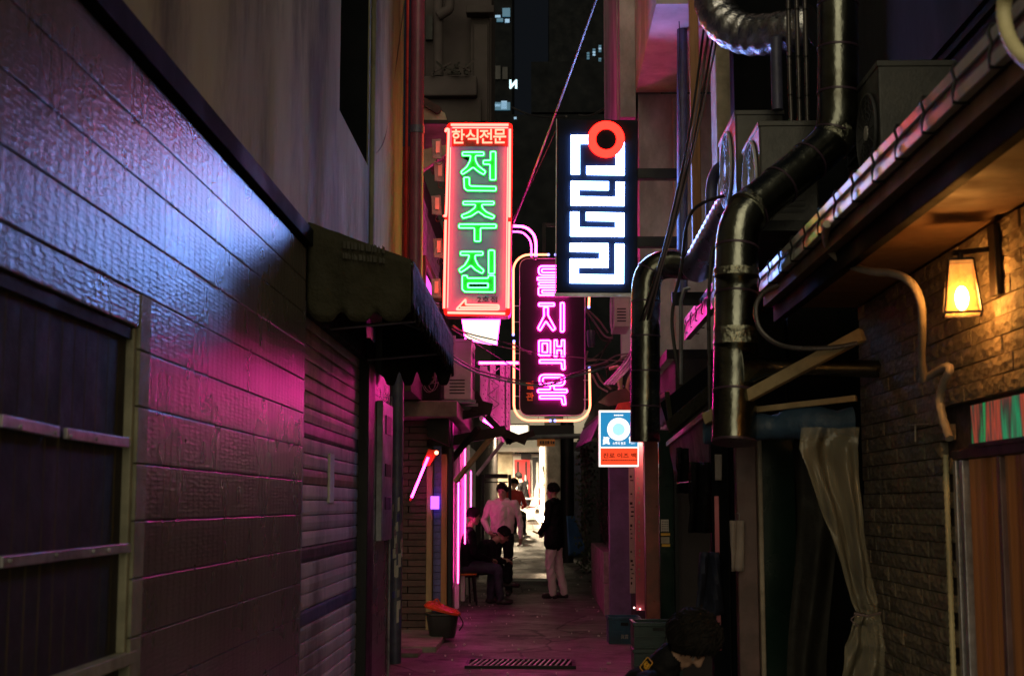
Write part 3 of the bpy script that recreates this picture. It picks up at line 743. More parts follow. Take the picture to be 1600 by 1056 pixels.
MB().tube(smooth_path([(-1.10, 14.38, .375), (-1.09, 14.36, .425), (-1.06, 14.36, .43), (-1.03, 14.38, .365)], 4), .008, 6).build('handle', 'redplastic', bn, smooth=True)
MB().tube(smooth_path([(-.87, 14.36, .31), (-.80, 14.33, .2), (-.84, 14.33, .12)], 5), .006, 6).build('handle', 'blackplastic', bn, smooth=True)

# ================================================================== SIGN 1 (red neon box)
S1 = thing('red_neon_sign', 'tall red neon box sign with green Korean letters and a left arrow', 'neon sign', (-.6, 13.1, 3.16))
Y1 = 13.0
def A1(x, y, d=0): return AY(690 + x / 6.6, 185 + y / 6.6, Y1 - d)
def B1(x, y, d=0): return AY(690 + x / 6.6, 340 + y / 6.6, Y1 - d)
cor = [A1(52, 45), A1(735, 45), B1(712, 1015), B1(20, 1015)]
MB().prism(rounded(cor, .05)[::-1], (0, .24, 0)).build('box_body', 'redsteel', S1)
face = [A1(90, 85, .004), A1(700, 85, .004), B1(672, 960, .004), B1(48, 960, .004)]
MB().prism(rounded(face, .03)[::-1], (0, .003, 0)).build('face_panel', 'signface', S1)
MB().prism([A1(105, 108, .012), A1(682, 108, .012), A1(682, 290, .012), A1(105, 290, .012)][::-1], (0, .007, 0)).build('header_panel', 'reddark', S1)
for P in ([(95, 68), (690, 68)], [(112, 98), (685, 98)]):
    MB().tube([A1(*p, .04) for p in P], .0115 if P[0][0] == 95 else .006, 8).build('border_tube', 'n_red', S1, smooth=True)
def mixed(P): return [(A1 if q == 'A' else B1)(x, y, .045) for q, x, y in P]
for P, r in (((('A', 40, 140), ('A', 50, 112), ('A', 68, 115), ('A', 72, 150), ('A', 62, 500), ('A', 48, 960), ('A', 35, 1005), ('A', 22, 1000)), .0115), ((('B', 42, 25), ('B', 25, 935)), .0115), ((('A', 705, 112), ('A', 700, 1020)), .0115), ((('B', 700, 45), ('B', 688, 935)), .0115), ((('B', 60, 980), ('B', 655, 990)), .0115), ((('A', 92, 300), ('B', 62, 930)), .005), ((('A', 682, 300), ('B', 665, 930)), .005)):
    MB().tube(smooth_path(mixed(P), 4), r, 8).build('border_tube', 'n_red', S1, smooth=True)
a = A1(108, 285); b = A1(668, 118)
for i, ch in enumerate('한식전문'):
    x0 = A1(108 + i * 142, 0).x; x1 = A1(108 + i * 142 + 132, 0).x
    text_mb(ch, x0, x1, A1(0, 268).z, A1(0, 122).z, Y1 - .03, .012, offset=.012).build('small_letter', 'n_redtext', S1)
GL = [(A1, [(215, 350), (435, 350), (435, 385), (352, 385), (347, 405), (352, 440), (378, 490), (455, 550), (435, 582), (380, 550), (325, 505), (270, 545), (215, 580), (198, 555), (260, 500), (293, 440), (300, 395), (296, 385), (215, 385)]),
      (A1, [(505, 345), (557, 345), (557, 635), (500, 635), (500, 475), (430, 475), (430, 435), (505, 435)]),
      (A1, [(230, 610), (285, 610), (285, 685), (300, 700), (560, 705), (560, 748), (262, 745), (235, 720)]),
      (A1, [(222, 858), (540, 858), (540, 890), (412, 890), (420, 925), (460, 965), (548, 1008), (530, 1036), (450, 1012), (378, 960), (308, 1008), (220, 1032), (203, 1000), (280, 970), (342, 925), (352, 890), (222, 890)]),
      (B1, [(180, 70), (562, 70), (562, 108), (400, 108), (400, 245), (340, 245), (340, 108), (180, 108)]),
      (B1, [(195, 352), (425, 352), (425, 387), (345, 387), (345, 430), (375, 490), (438, 545), (418, 577), (350, 540), (303, 493), (245, 537), (195, 567), (178, 535), (240, 490), (275, 430), (287, 387), (195, 387)]),
      (B1, [(485, 338), (545, 338), (545, 577), (485, 577)]),
      (B1, [(213, 598), (264, 598), (264, 625), (482, 625), (482, 598), (546, 598), (546, 768), (240, 765), (213, 740)])]
from mathutils import Quaternion
for fn, P in GL:
    c = Vector((sum(p[0] for p in P) / len(P), sum(p[1] for p in P) / len(P)))
    body = []
    n = len(P)
    for i in range(n):                     # grow outline a little for the letter body
        p0, p1, p2 = Vector(P[i - 1]), Vector(P[i]), Vector(P[(i + 1) % n])
        e1 = (p1 - p0).normalized(); e2 = (p2 - p1).normalized(); n1 = Vector((e1.y, -e1.x)); n2 = Vector((e2.y, -e2.x))
        m = n1 + n2
        m = m / max(.6, m.length) * (1.0) if m.length > 0 else n1
        k = 13 / max(.5, m.normalized().dot(n1)); q = p1 + m.normalized() * min(k, 20); body.append(fn(q.x, q.y, .035))
    MB().prism(body[::-1], (0, .03, 0)).build('green_letter', 'greenletter', S1)
    MB().tube(rounded([fn(x, y, .047) for x, y in P], .012, 3), .0062, 8, closed=True).build('letter_tube', 'n_green', S1, smooth=True)
MB().tube(rounded([B1(x, y, .047) for x, y in ((270, 677), (480, 677), (480, 722), (270, 722))], .008, 3), .0062, 8, closed=True).build('letter_tube', 'n_green', S1, smooth=True)
MB().prism([B1(x, y, .038) for x, y in ((285, 686), (465, 686), (465, 712), (285, 712))][::-1], (0, .003, 0)).build('letter_gap', 'signblack', S1)
P = ((150, 948), (248, 840), (248, 898), (590, 902), (590, 948))
MB().prism([B1(x, y, .02) for x, y in P][::-1], (0, .012, 0)).build('arrow_plate', 'redsteel', S1)
MB().tube(rounded([B1(x, y, .036) for x, y in P], .01, 2), .009, 8, closed=True).build('arrow_tube', 'n_red', S1, smooth=True)
MB().tube([B1(190, 925, .036), B1(580, 925, .036)], .009, 8).build('arrow_tube', 'n_red', S1, smooth=True)
text_mb('2호점', B1(370, 0).x, B1(575, 0).x, B1(0, 880).z, B1(0, 815).z, Y1 - .008, .003, offset=.01).build('print', 'ink', S1)
random.seed(8)
for i, py in enumerate((232, 268, 320, 387, 450)):
    tb = thing('neon_transformer', ('topmost', 'second', 'third', 'fourth', 'lowest')[i] + ' small red lit transformer box left of the red neon sign', 'transformer', tuple(AY(683, py + 16, 13.2)), 'transformer boxes beside the red neon sign')
    dx = random.uniform(-2, 3)
    MB().hexa([AY(676 + dx, py + 15, 13.15), AY(692 + dx, py + 17, 13.15), AY(692 + dx, py + 17, 13.28), AY(676 + dx, py + 15, 13.28), AY(675 + dx, py - 14, 13.15), AY(690 + dx, py - 15, 13.15), AY(690 + dx, py - 15, 13.28), AY(675 + dx, py - 14, 13.28)]).build('case', 'steel', tb, bev=.004)
    MB().box(AY(683 + dx, 0, 13.1).x, AY(689 + dx, 0, 13.1).x, 13.135, 13.145, AY(0, py + 9, 13.1).z, AY(0, py - 9, 13.1).z).build('cover', 'white', tb)
    MB().tube(smooth_path([AY(684 + dx, py + 16, 13.15), AY(682 + dx, py + 24, 13.1), AY(690 + dx, py + 25, 13.1), AY(696, py + 12, 13.0)], 4), .004, 5).build('lead', 'cable', tb, smooth=True)
sb = thing('sign_support', 'horizontal steel arms holding the red neon sign to the wall', 'bracket', (-1.1, 13.2, 5.0))
MB().bar(AY(652, 191, 13.12), AY(700, 191, 13.12), .035, .035).build('arm', 'black', sb)
MB().bar(AY(655, 470, 13.12), AY(700, 468, 13.12), .035, .035).build('arm', 'black', sb)

# ================================================================== SIGN 2 (charcoal panel, magenta letters)
S2 = thing('pink_letter_sign', 'rounded charcoal sign with magenta neon Korean letters and a warm tube border', 'neon sign', (.12, 15.1, 2.3))
Y2 = 15.0
def E2(x, y, d=0): return AY(795 + x / 7.04, 380 + y / 7.04, Y2 - d)
def F2(x, y, d=0): return AY(795 + x / 7.04, 520 + y / 7.04, Y2 - d)
MB().prism(rounded([AY(812, 404, Y2), AY(914, 404, Y2), AY(914, 649, Y2), AY(812, 649, Y2)], .11, 6)[::-1], (0, .14, 0)).build('panel', 'signplum', S2)
MB().tube(rounded([AY(812, 404, Y2), AY(914, 404, Y2), AY(914, 649, Y2), AY(812, 649, Y2)], .11, 6), .005, 6, closed=True).build('panel_trim', 'alu', S2)
def arc(c, r, a0, a1, k=7): return [AY(c[0] + r * math.cos(math.radians(a0 + (a1 - a0) * i / k)), c[1] - r * math.sin(math.radians(a0 + (a1 - a0) * i / k)), Y2 - .02) for i in range(k + 1)]
R = 25
seg = [arc((802 + R, 398 + R), R, 180, 90) + [AY(857, 398, Y2 - .02)], [AY(802, 398 + R, Y2 - .02), AY(802, 523, Y2 - .02)],
       [AY(803, 533, Y2 - .02)] + arc((803 + R, 657 - R), R, 180, 270) + [AY(860, 657, Y2 - .02)], [AY(867, 657, Y2 - .02)] + arc((922 - R, 657 - R), R, 270, 360) + [AY(921, 575, Y2 - .02)],
       [AY(868, 398, Y2 - .02)] + arc((922 - R, 398 + R), R, 90, 0) + [AY(920, 480, Y2 - .02)]]
for P in seg:
    MB().tube(P, .0125, 8).build('border_tube', 'n_warm', S2, smooth=True)
for p in ((857, 398), (868, 398), (802, 523), (803, 533), (860, 657), (867, 657), (921, 575), (920, 480)):
    MB().ball(AY(*p, Y2 - .03), .016, 8, 5).build('electrode', 'n_blue', S2, smooth=True)
so = mesh_of(MB().box(-.04, .04, -.004, .004, -.004, .004), 'alu', 'standoff')
for p in ((807, 478), (807, 503), (807, 552), (807, 619), (917, 594), (917, 624)): piece('standoff', so, AY(*p, Y2), S2)
so = mesh_of(MB().box(-.004, .004, -.004, .004, -.03, .03), 'alu', 'standoff')
for p in ((841, 652), (887, 652)): piece('standoff', so, AY(*p, Y2), S2)
L = []
def rnd(x0, y0, x1, y1): return [(x0, y0), (x1, y0), (x1, y1), (x0, y1)]
L += [(E2, rnd(328, 252, 640, 352), .05), (E2, rnd(362, 284, 606, 322), .02), (E2, rnd(315, 378, 652, 406), .012), (E2, rnd(330, 433, 640, 462), .012), (E2, rnd(326, 488, 642, 572), .02), (E2, rnd(366, 516, 600, 548), .01)]
L += [(E2, rnd(330, 660, 500, 690), .012), (E2, [(385, 705), (432, 705), (430, 790), (512, 940), (485, 962), (408, 858), (345, 962), (320, 937), (388, 800)], .01), (E2, rnd(570, 655, 606, 972), .014)]
L += [(F2, rnd(332, 85, 458, 248), .012), (F2, rnd(368, 115, 425, 215), .008), (F2, [(500, 80), (530, 80), (530, 150), (580, 150), (580, 80), (612, 80), (612, 258), (580, 258), (580, 190), (530, 190), (530, 258), (500, 258)], .008), (F2, [(340, 296), (612, 296), (616, 400), (586, 400), (580, 330), (340, 330)], .01)]
L += [(F2, rnd(336, 460, 615, 580), .055), (F2, rnd(374, 490, 580, 550), .03), (F2, [(456, 582), (498, 582), (498, 622), (640, 622), (640, 655), (320, 655), (320, 622), (456, 622)], .01), (F2, [(340, 690), (612, 690), (626, 786), (592, 786), (580, 722), (340, 722)], .01)]
for fn, P, r in L:
    MB().tube(rounded([fn(x, y, .022) for x, y in P], r, 5), .0088, 8, closed=True).build('letter_tube', 'n_pinkletter', S2, smooth=True)
for ch, y0_, y1_ in (('별', 532, 620), ('관', 655, 745)):
    text_mb(ch, F2(190, 0).x, F2(272, 0).x, F2(0, y1_).z, F2(0, y0_).z, Y2 - .006, .004, offset=.02).build('print', 'orangeprint', S2)
MB().bar(AY(850, 404, 15.08), AY(850, 350, 15.3), .04, .04).bar(AY(850, 352, 15.3), AY(1010, 352, 15.3), .04, .04).build('support_arm', 'black', S2)

# ================================================================== SIGN 3 (black box, white letters, red ring)
S3 = thing('white_letter_sign', 'tall black lightbox with blocky white letters and a red ring', 'lightbox', (.48, 11.6, 3.15))
Y3 = 11.5
def C3(x, y, d=0): return AY(865 + x / 7.04, 180 + y / 7.04, Y3 - d)
def D3(x, y, d=0): return AY(865 + x / 7.04, 320 + y / 7.04, Y3 - d)
MB().prism([AY(871, 186, Y3), AY(997, 188, Y3), AY(995, 458, Y3), AY(869, 457, Y3)][::-1], (0, .20, 0)).build('box_body', 'signblack', S3, bev=.006)
MB().bar(AY(869.5, 186, Y3 - .003), AY(868, 460, Y3 - .003), .006, .01).bar(AY(866, 461, Y3 + .02), AY(994, 461, Y3 + .02), .03, .03).build('edge_strip', 'alu', S3)
for fn, P in ((C3, [(192, 220), (400, 220), (400, 312), (288, 312), (288, 648), (192, 648)]), (C3, [(362, 560), (685, 562), (685, 330), (780, 300), (780, 658), (362, 652)]),
              (C3, [(190, 728), (606, 732), (606, 822), (283, 818), (283, 895), (684, 900), (684, 735), (780, 735), (777, 996), (188, 988)]),
              (D3, [(184, 78), (280, 78), (280, 250), (680, 254), (680, 178), (358, 173), (358, 82), (777, 90), (775, 350), (184, 342)]),
              (D3, [(182, 422), (603, 426), (603, 690), (275, 686), (275, 765), (677, 770), (677, 428), (775, 430), (772, 864), (178, 857), (180, 594), (503, 596), (506, 518), (180, 512)])):
    MB().prism([fn(x, y, .018) for x, y in P][::-1], (0, .0165, 0)).build('letter', 'led_white', S3)
rg = MB(); n = 48; c = (578, 268)
vs = []
for d in (.030, .004):
    for r in (203, 113):
        vs += [C3(c[0] + r * math.cos(2 * math.pi * k / n), c[1] + r * math.sin(2 * math.pi * k / n), d) for k in range(n)]
fs = []
for k in range(n):
    l = (k + 1) % n; fs += [(k, n + k, n + l, l), (k, l, 2 * n + l, 2 * n + k), (n + k, 3 * n + k, 3 * n + l, n + l), (2 * n + k, 2 * n + l, 3 * n + l, 3 * n + k)]
rg.add(vs, fs).build('ring', 'led_red', S3)
MB().prism([C3(c[0] + 112 * math.cos(2 * math.pi * k / n), c[1] + 112 * math.sin(2 * math.pi * k / n), .022) for k in range(n)], (0, .018, 0)).build('ring_centre', 'signblack', S3)
for py, lab in ((273, 'upper'), (379, 'lower')):
    MB().bar(AY(994, py, 11.6), AY(1062, py, 11.6), .09, .09).build('support_arm', 'black', S3, bev=.004)
# ================================================================== RIGHT SIDE: near stone shop with lantern
RB = thing('stone_shop', 'near right shop of split-face stone blocks with a curtained window and low eave', 'building', (2.1, 6.0, 0))
XR = 1.72
box('backing_wall', XR + .035, 2.3, 3.0, 7.42, 0, 2.49, 'mortar', RB)
random.seed(21)
srcs = []
for q in range(5):      # rough faced blocks: a few proud facets, all alike in size
    mb = MB(); ny, nz = 6, 2; P = []
    for j in range(nz + 1):
        for i in range(ny + 1):
            e = 0 if (i in (0, ny) or j in (0, nz)) else random.uniform(.002, .009)
            P.append((-.004 - e, -.1175 + .235 * i / ny, -.0335 + .067 * j / nz))
    m = len(P); f = [(j * (ny + 1) + i, (j + 1) * (ny + 1) + i, (j + 1) * (ny + 1) + i + 1, j * (ny + 1) + i + 1) for j in range(nz) for i in range(ny)]
    mb.add(P, f); mb.add([(-.004, -.1175, -.0335), (-.004, .1175, -.0335), (-.004, .1175, .0335), (-.004, -.1175, .0335), (.03, -.1175, -.0335), (.03, .1175, -.0335), (.03, .1175, .0335), (.03, -.1175, .0335)], [(0, 1, 5, 4), (2, 3, 7, 6), (0, 4, 7, 3), (1, 2, 6, 5)])
    srcs.append(mesh_of(mb, 'stone', 'stone_block'))
nb = 0
half_block = mesh_of(MB().box(-.006, .03, -.0575, .0575, -.0335, .0335), 'stone', 'stone_block')
for r in range(34):
    z = .06 + .0715 * r
    for c in range(13):
        y = 7.28 - .24 * c - (.12 if r % 2 else 0)
        if c == 0 and r % 2 and z > .4:
            piece('stone_block', half_block, (XR, 7.34, z), RB)
        if y < 4.5: continue
        if z < 1.80 and y < 5.86: continue
        if z < .40: continue
        piece('stone_block', srcs[(r * 7 + c * 3) % 5], (XR + random.uniform(-.004, .004), y, z), RB); nb += 1
MB().box(XR + .0, XR + .034, 5.8, 7.4, 0, .38).build('plinth', 'stone', RB)
# window: frame, curtain, film strip
wd = box('window', XR + .028, XR + .034, 3.2, 5.72, .25, 1.62, 'brownpost', RB)
fr = MB()
for y in (5.74, 5.66, 5.20, 4.93, 4.2): fr.box(XR - .012, XR + .05, y - .022, y + .022, .2, 1.62)
fr.box(XR - .015, XR + .05, 3.2, 5.76, 1.58, 1.63)
for y in (5.74, 5.66, 5.20, 4.93, 4.2): MB().box(XR - .012 - .003 * (y > 5.7), XR + .05, y - .02, y + .02, .2, 1.58).build('mullion', 'alu' if y > 5.5 else 'brownpost', wd, bev=.004)
MB().box(XR - .015, XR + .05, 3.2, 5.765, 1.583, 1.62).build('head_rail', 'black', wd, bev=.003)
cu = MB(); N = 120
cu.add([(XR + .014 + .008 * math.sin(i * .9) + .004 * math.sin(i * 2.3), 3.2 + 2.45 * i / N, z) for z in (.25, 1.58) for i in range(N + 1)], [(i, i + 1, N + 1 + i + 1, N + 1 + i) for i in range(N)])
cu.build('curtain', 'curtainglow', wd, smooth=True)
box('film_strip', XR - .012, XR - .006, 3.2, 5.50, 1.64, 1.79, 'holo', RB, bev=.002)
MB().box(XR - .02, XR - .004, 3.2, 5.52, 1.622, 1.638).build('film_rail', 'black', RB)
# ribbed white conduit beside the window
rc = MB(); P = [(XR - .03, 5.80, z) for z in [0.2 + .0145 * i for i in range(98)]]
rc.tube(P, [.013 if i % 2 else .0105 for i in range(98)], 8)
tag(rc.build('ribbed_conduit', 'hose', None, smooth=True), 'pale ribbed conduit running up between stone blocks and curtained window', 'conduit')
# eave: gutter, plank, beam, soffit
EV = thing('striped_gutter', 'striped rain gutter with dark brackets along the low eave', 'gutter', (1.25, 5.5, 2.5))
MB().box(1.235, 1.30, 3.0, 7.62, 2.552, 2.66).build('gutter_back', 'gutterdark', EV)
MB().box(1.205, 1.234, 3.0, 7.62, 2.625, 2.662).build('upper_lip', 'whitepaint', EV, bev=.004)
MB().box(1.215, 1.234, 3.0, 7.62, 2.592, 2.624).build('middle_band', 'gutterdark', EV)
MB().box(1.202, 1.234, 3.0, 7.62, 2.552, 2.591).build('lower_lip', 'whitepaint', EV, bev=.004)
bk = mesh_of(MB().tube([(.10, 0, .055), (-.006, 0, .060), (-.012, 0, .04), (-.004, 0, .01), (-.012, 0, -.02), (-.012, 0, -.055), (.10, 0, -.062)], .0055, 6), 'black', 'bracket')
for i in range(14): piece('bracket', bk, (1.205, 3.24 + .325 * i, 2.607), EV)
box('plank', 1.24, 1.33, 3.0, 7.6, 2.49, 2.549, 'soffit', RB)
box('eave_beam', 1.285, 1.33, 3.0, 7.55, 2.395, 2.488, 'blackwall', RB, bev=.004)
box('soffit', 1.331, XR + .1, 3.0, 7.5, 2.47, 2.50, 'soffit', RB)
MB().hexa([(1.24, 3.0, 2.665), (2.3, 3.0, 2.78), (2.3, 7.62, 2.78), (1.24, 7.62, 2.665), (1.24, 3, 2.69), (2.3, 3, 2.82), (2.3, 7.62, 2.82), (1.24, 7.62, 2.69)]).build('roof_sheet', 'dark', RB)
# second gutter piece further along
E2G = thing('striped_gutter', 'shorter far piece of striped gutter behind the slim duct', 'gutter', (1.24, 10.3, 2.74))
for (a_, b_, m_) in ((2.885, 2.94, 'whitepaint'), (2.83, 2.884, 'gutterdark'), (2.76, 2.829, 'whitepaint')):
    MB().box(1.20 + (.01 if m_ == 'gutterdark' else 0), 1.25, 9.5, 11.4, a_, b_).build('lip' if m_ == 'whitepaint' else 'middle_band', m_, E2G, bev=.004)
for i in range(5): piece('bracket', bk, (1.20, 9.7 + .38 * i, 2.85), E2G)
# lantern
LT = thing('wall_lantern', 'glowing amber four-sided lantern hanging on the stone wall', 'lantern', (1.58, 5.1, 2.09))
lc = Vector((1.575, 5.12, 0))
def lring(z, h, hy=None): hy = hy or h; return [(lc.x - h, lc.y - hy, z), (lc.x + h, lc.y - hy, z), (lc.x + h, lc.y + hy, z), (lc.x - h, lc.y + hy, z)]
zb, zt, hb, ht = 2.105, 2.305, .066, .044
B_, T_ = lring(zb, hb), lring(zt, ht)
rot = Matrix.Rotation(math.radians(-14), 4, 'Z')
def rp(p): v = rot @ (Vector(p) - Vector((lc.x, lc.y, 0))); return v + Vector((lc.x, lc.y, 0))
B_ = [rp(p) for p in B_]; T_ = [rp(p) for p in T_]
for i in range(4):
    j = (i + 1) % 4; MB().add([B_[i], B_[j], T_[j], T_[i]], [(0, 1, 2, 3)]).build('glass_pane', 'lanternpane', LT)
MB().add(B_, [(0, 1, 2, 3)]).build('glass_pane', 'lanternpane', LT)
fm = MB()
for i in range(4):
    j = (i + 1) % 4; fm.bar(B_[i], T_[i], .007, .007).bar(B_[i], B_[j], .008, .008).bar(T_[i], T_[j], .007, .007)
fm.build('frame', 'bronze', LT)
MB().prism(T_[::-1], (0, 0, .006)).tube([(lc.x, lc.y, zt), (lc.x, lc.y, zt + .03)], .012, 8).build('cap', 'bronze', LT)
MB().bar((lc.x - .03, lc.y, zt + .03), (XR - .01, lc.y + .02, zt + .05), .018, .02).box(XR - .035, XR - .012, 5.06, 5.14, 2.17, 2.44).build('wall_bracket', 'bronze', LT, bev=.004)
MB().ball((lc.x, lc.y, 2.165), (.024, .024, .045), 14, 10).build('bulb', 'bulb', LT, smooth=True)
# conduits on the near right
def apath(L, lo, hi): return [AX(px, py, lo + (hi - lo) * i / (len(L) - 1)) for i, (px, py) in enumerate(L)]
L_ = [(1292, 350), (1290, 375), (1300, 395), (1325, 413), (1360, 424), (1398, 428), (1425, 443), (1439, 475), (1441, 520), (1440, 560), (1444, 592)]
tag(MB().tube(smooth_path(apath(L_, 1.19, 1.62), 4), .0165, 10).build('bent_conduit', 'conduit', None, smooth=True), 'thick grey conduit curling down from the gutter across the stone wall', 'conduit')
L_ = [(1440, 594), (1458, 584), (1478, 573), (1484, 578), (1474, 600), (1468, 625), (1474, 655), (1484, 685)]
pp = smooth_path(apath(L_, 1.63, 1.66), 5)
tag(MB().tube(pp, [.018 if i % 2 else .0155 for i in range(len(pp))], 10).build('ribbed_hose', 'conduit', None, smooth=True), 'short ribbed hose hooked at the end of the thick grey conduit', 'hose')
L_ = [(1582, -30), (1570, 0), (1569, 30), (1578, 62), (1600, 92), (1640, 118)]
pp = smooth_path([AX(a, b, 1.16) for a, b in L_], 6)
tag(MB().tube(pp, [.0195 if i % 2 else .018 for i in range(len(pp))], 12).build('cream_hose', 'hose', None, smooth=True), 'cream coloured ribbed hose looping at the top right over the gutter', 'hose')
L_ = [(1215, 447), (1193, 458), (1181, 480), (1186, 512), (1210, 535), (1245, 544), (1300, 543), (1340, 536)]
tag(MB().tube(smooth_path([AY(a, b, 6.7 - .04 * i) for i, (a, b) in enumerate(L_)], 6), .012, 8).build('loop_pipe', 'copper', None, smooth=True), 'dark loop of insulated pipe curving beside the big vertical duct', 'pipe')
# ---- upper right: dark walls
DW = thing('dark_upper_building', 'dark plastered building rising behind the ducts and air conditioners', 'building', (2.3, 8.5, 2.8))
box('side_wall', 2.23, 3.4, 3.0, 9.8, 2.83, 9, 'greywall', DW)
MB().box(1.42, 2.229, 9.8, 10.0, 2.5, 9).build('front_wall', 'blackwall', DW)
MB().box(2.20, 2.228, 3.0, 9.7, 3.88, 3.91).box(2.20, 2.228, 3.0, 9.7, 3.80, 3.815).build('ledge', 'greywall', DW)
MB().box(2.20, 2.228, 6.3, 6.9, 4.1, 4.45).build('small_hatch', 'farwall', DW, bev=.01)
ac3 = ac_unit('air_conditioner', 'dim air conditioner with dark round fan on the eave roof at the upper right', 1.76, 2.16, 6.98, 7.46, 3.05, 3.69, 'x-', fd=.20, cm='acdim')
MB().box(1.8, 1.86, 7.0, 7.44, 2.76, 3.05).box(2.06, 2.12, 7.0, 7.44, 2.79, 3.05).build('stand', 'dark', ac3)
tag(ac3, None); ac3['label'] = 'dim air conditioner standing on the eave roof at the upper right'
MB().add([AY(0, 0, 6.9)] * 0, []) if False else None
wr = MB(); 
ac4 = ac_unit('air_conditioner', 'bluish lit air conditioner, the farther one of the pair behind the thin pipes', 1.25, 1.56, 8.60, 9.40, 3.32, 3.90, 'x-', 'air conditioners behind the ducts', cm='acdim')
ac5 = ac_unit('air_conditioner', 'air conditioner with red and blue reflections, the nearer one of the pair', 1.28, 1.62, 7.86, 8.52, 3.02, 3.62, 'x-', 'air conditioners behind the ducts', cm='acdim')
tag(box('equipment_shelf', 1.22, 2.2, 7.7, 9.5, 2.94, 3.0, 'black', None), 'black steel shelf carrying the pair of air conditioners', 'shelf')
tag(box('support_block', 1.27, 1.5, 8.7, 9.35, 3.0, 3.318, 'black', None), 'black block lifting the farther air conditioner', 'block')
# ---- ducts
def duct(name, label, path, r, mat, seg=.30, cat='duct', rings=True, sides=28, rr=1.035):
    t = thing(name, label, cat, tuple(path[-1]))
    MB().tube(path, r, sides).build('pipe', mat, t, smooth=True)
    if rings:
        # seams at regular arc length
        acc = 0; P = [Vector(p) for p in path]
        for i in range(1, len(P)):
            d = (P[i] - P[i - 1]); acc += d.length
            if acc >= seg:
                acc = 0; u = d.normalized(); ri = r if not isinstance(r, (list, tuple)) else r[i]
                MB().tube([P[i] - u * .006, P[i] + u * .006], ri * rr, sides).build('seam', 'gutterdark' if mat != 'foil' else mat, t, smooth=True)
    return t
def dpath(keys, n=7):
    P = []
    for i, (px, py, Y) in enumerate(keys): P.append(AY(px, py, Y))
    out = []
    for i in range(len(P) - 1):
        m = max(2, int((P[i + 1] - P[i]).length / .05))
        out += [P[i].lerp(P[i + 1], j / m) for j in range(m)]
    out.append(P[-1]); return out
def soften(P, k):          # mitre the elbows into a few short gores
    P = [p.copy() for p in P]
    for _ in range(k): P = [P[0]] + [(P[i - 1] + P[i] * 2 + P[i + 1]) / 4 for i in range(1, len(P) - 1)] + [P[-1]]
    return P
big = soften(dpath([(1309, -60, 7.5), (1309, 215, 7.5), (1152, 345, 7.2), (1147, 690, 7.0)]), 6)
D1 = duct('ventilation_duct', 'big shiny sheet metal duct bending down the right side', big, .112, 'duct', .24)
for fr_ in ((1309, 208, 7.5, 1296, 226, 7.47), (1150, 420, 7.05, 1150, 432, 7.05), (1150, 512, 7.02, 1150, 538, 7.02), (1182, 320, 7.27, 1166, 333, 7.22)):
    a, b = AY(*fr_[:3]), AY(*fr_[3:]); u = (b - a).normalized()
    m = 6; P = [a.lerp(b, i / m) for i in range(m + 1)]
    random.seed(int(fr_[0])); MB().tube(P, [.1165 + random.uniform(-.002, .003) for _ in P], 28).build('tape_wrap', 'foil' if False else M('duct_tape_%d' % fr_[1], (.34, .34, .26), .22, metal=1, bs=1., bscale=22, bd=.02), D1, smooth=True)
MB().tube([AY(1158, 576, 7.0), AY(1195, 574, 7.0), AY(1212, 574, 7.0), AY(1420, 577, 7.0)], [.10, .055, .045, .045], 20).build('side_branch', 'duct', D1, smooth=True)
sl2 = soften(dpath([(1008, 690, 10), (1009, 418, 10), (1040, 408, 10), (1092, 418, 9.9)]), 9)
D2 = duct('ventilation_duct', 'slimmer dark duct with an elbow next to the white letter sign', sl2, .107, 'duct', .22)
fx = soften(dpath([(1085, 424, 9.9), (1104, 390, 9.7), (1142, 322, 9.3), (1180, 268, 8.9), (1240, 262, 8.6)]), 5)
fx2 = []
for i in range(len(fx) - 1): fx2 += [fx[i], fx[i].lerp(fx[i + 1], .5)]
duct('flexible_duct', 'ribbed flexible foil duct catching blue and pink light', fx2, [.112 if i % 2 else .103 for i in range(len(fx2))], 'flexduct', rings=False)
fo = smooth_path([AY(1112, -40, 9.0), AY(1118, 10, 8.9), AY(1140, 42, 8.8), AY(1178, 55, 8.7), AY(1230, 50, 8.5), AY(1270, 40, 8.4)], 8)
duct('foil_duct', 'crumpled silver foil duct crossing at the top right', fo, [.135 + .006 * math.sin(i * 1.9) for i in range(len(fo))], 'foil', rings=False)
duct('foil_duct', 'thin grey foil duct hanging straight below the crumpled silver one', dpath([(1213, 60, 8.4), (1213, 90, 8.4), (1215, 172, 8.4)]), .036, 'bluesteel', rings=False)
duct('dark_duct', 'short blackish duct stub rising behind the flexible foil duct', smooth_path([AY(1112, 360, 9.5), AY(1112, 290, 9.5), AY(1125, 262, 9.4), AY(1150, 262, 9.3)], 6), .04, 'bluesteel', rings=False)
for i, (xa, xb, yb) in enumerate(((1231, 1236, 222), (1244, 1251, 238), (1257, 1263, 226))):
    P = [AY(xa, -20, 8.0), AY((xa + xb) / 2, 110, 8.0), AY(xb, yb - 12, 8.0), AY(xb + (-10, 6, 8)[i], yb + 14, 8.0)]
    t = thing('thin_pipe', ('left', 'middle', 'right')[i] + ' one of three thin pipes with red reflections before the big duct', 'pipe', tuple(P[-1]), 'thin pipes in front of the big duct')
    pth = smooth_path(P, 6); MB().tube(pth, .0135, 10).build('pipe', 'copper', t, smooth=True)
    for q in range(2, len(pth) - 3, 3): MB().tube([pth[q], pth[q].lerp(pth[q + 1], .12)], .0155, 10).build('tie', 'black', t)
tag(MB().tube([AY(1110, 690, 7.6), AY(1107, 470, 7.6), AY(1112, 395, 7.6), AY(1135, 330, 7.7)], .011, 8).build('rod', 'copper', None, smooth=True), 'thin metal rod running close along the left of the big duct', 'pipe')
